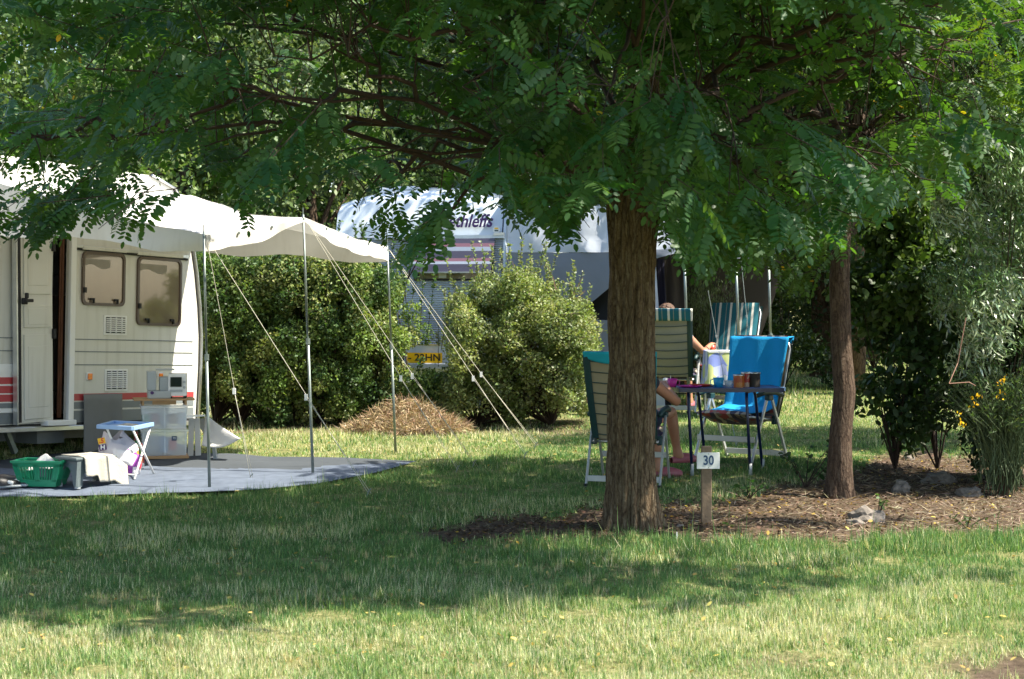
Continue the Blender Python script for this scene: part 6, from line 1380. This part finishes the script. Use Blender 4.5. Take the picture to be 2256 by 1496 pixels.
bush('low dark bush behind the hedge at the left', (-6.6, 23.2, 1.4), (2.0, .8, 1.6), 70, 260, .07, GB, 76)
# far leaning trunk with pale roots
ft = og(1935, 795, 0); m = MB(); t = empty('leaning_tree', ft, 0, 'dark leaning tree trunk standing on the far sunlit grass', 'tree')
k_s = ft.y / 4000
m.tube([(-.05, 0, -.05), (0, 0, .5), (.25, .1, 1.2), (.35, .1, 2.2), (.2, 0, 4.6)], [.62, .40, .34, .28, .15], 14); m.build('trunk', M_['bark2'], t, smooth=True)
m = MB(); m.tube([(-.3, -.2, .25), (-.8, -.4, .10), (-1.1, -.5, -.05)], [.2, .14, .05], 8); m.tube([(.2, -.3, .3), (.5, -.5, .12), (.8, -.7, -.05)], [.2, .13, .05], 8); m.build('roots', M_['bark'], t, smooth=True)
cl = ell(40, (ft.x + .2, ft.y, 5.2), (1.8, 1.2, 1.6), (.4, .8), .2, 91); P = np.array(cl); n__ = 9000; ci = rng.integers(0, 40, n__); pp = P[ci, :3] + rdir(n__) * P[ci, 3:4] * rng.uniform(.3, 1, (n__, 1)) - np.array(ft)
V, L_, St, T_, C_ = scatter(RHOMB[0], RHOMB[1], pp, rdir(n__), rdir(n__, .4), .13, jcol((.05, .085, .022), n__)); o = np_mesh('crown', V, L_, St, T_, C_, M_['leaf'], t); o['kind'] = 'stuff'
# right side: dark leafy shrub, silvery willow-like bush, broom
bush('dark broad leaved shrub right of the slender trunk', (3.55, 15.9, 1.55), (.62, .7, 1.25), 60, 210, .075, [(.035, .07, .02), (.05, .09, .025), (.08, .13, .03)], 81, T=OVAL, rc=(.14, .28), shell=.2)
bgtree('leafy_tree', 'dark tree rising above and behind the silvery bush', (4.7, 18.0, 3.2), (1.7, 1.2, 2.6), 110, 240, .075, [(.025, .05, .016), (.04, .075, .02), (.06, .10, .025)], 82, rc=(.25, .5), shell=.3, tr=.08)
bgtree('leafy_tree', 'grey stemmed tree behind the right end of the awning poles', (3.2, 24.2, 4.4), (1.4, .9, 1.8), 60, 240, .08, [(.025, .05, .016), (.04, .075, .02)], 85, rc=(.25, .45), shell=.3, tr=.055)
bush('silvery grey bush with narrow glossy leaves at the right edge', (4.15, 14.7, 2.0), (.78, .7, 1.3), 80, 210, .075, [(.20, .29, .13), (.29, .36, .22), (.11, .19, .06)], 83, 'silver', LANCE, (.14, .26), (.2, -.2, -.5), .35)
bush('low dark shrub under the silvery bush', (4.3, 15.2, .75), (.8, .6, .7), 50, 200, .06, [(.022, .045, .014), (.035, .06, .02)], 86, rc=(.14, .26))
# broom with yellow flowers
bp_ = og(2215, 1092); t = empty('broom_shrub', bp_, 0, 'wiry green broom with small yellow flowers at the right edge', 'shrub'); g = np.random.default_rng(8); m = MB(); P, A, F_ = [], [], []
for k in range(300):
    az = g.uniform(0, 6.28); L = g.uniform(.6, 1.15); sp = g.uniform(.05, .55); e = Vector((math.cos(az) * sp, math.sin(az) * sp * .7, L * (1 - .3 * sp))); b0 = Vector((g.normal() * .09, g.normal() * .08, g.uniform(0, .25))); mid = b0.lerp(e, .55) + Vector((0, 0, .12 * L)); e2 = e + Vector((math.cos(az) * .08, 0, -.12 * sp))
    m.tube([b0, mid, e, e2], [.004, .003, .0022, .0012], 3, caps=False)
    for q_ in range(5): f = g.uniform(.3, 1); p_ = mid.lerp(e, f); P.append(tuple(p_)); A.append((g.normal(), g.normal(), g.uniform(.2, 1)))
o = m.build('wiry_stems', pm('broom_green', (.10, .145, .055), .6, nz=(6, .3)), t, smooth=True); o['kind'] = 'stuff'
V, L_, St, T_, C_ = scatter(LANCE[0], LANCE[1], np.array(P), np.array(A), rdir(len(P)), .055, jcol((.09, .14, .05), len(P))); o = np_mesh('leaves', V, L_, St, T_, C_, M_['leaf'], t); o['kind'] = 'stuff'
m = MB(); m.tube([(-.02, 0, -.02), (.0, 0, .25), (.05, 0, .45)], [.045, .035, .02], 8); m.build('stem_base', M_['bark2'], t, smooth=True)
for (px, py, n_) in ((2212, 838, 14), (2206, 866, 9), (2152, 874, 12), (2146, 893, 6), (2120, 934, 9), (2113, 914, 4)):
    c = at(px, py, bp_.y - .28) - bp_; V, L_, St, T_, C_ = scatter(OVAL[0], OVAL[1], np.array(c)[None] + g.normal(size=(n_, 3)) * .022, rdir(n_), rdir(n_), .026, jcol((.80, .50, .015), n_, .12)); np_mesh('flower', V, L_, St, T_, C_, M_['yellow'], t)['kind'] = 'stuff'
t = empty('dead_branch', at(2100, 900, 14.0), 0, 'pale dry bent twig caught in front of the broom', 'branch'); o0 = Vector(t.location)
MB().tube([at(2128, 700, 14) - o0, at(2110, 800, 14) - o0, at(2091, 845, 13.9) - o0], [.005, .004, .003], 5).build('twig', dtw, t); MB().tube([at(2091, 845, 13.9) - o0, at(2135, 842, 13.9) - o0, at(2150, 850, 13.9) - o0], [.004, .004, .002], 5).build('twig', dtw, t)
print('objects', len(bpy.data.objects))
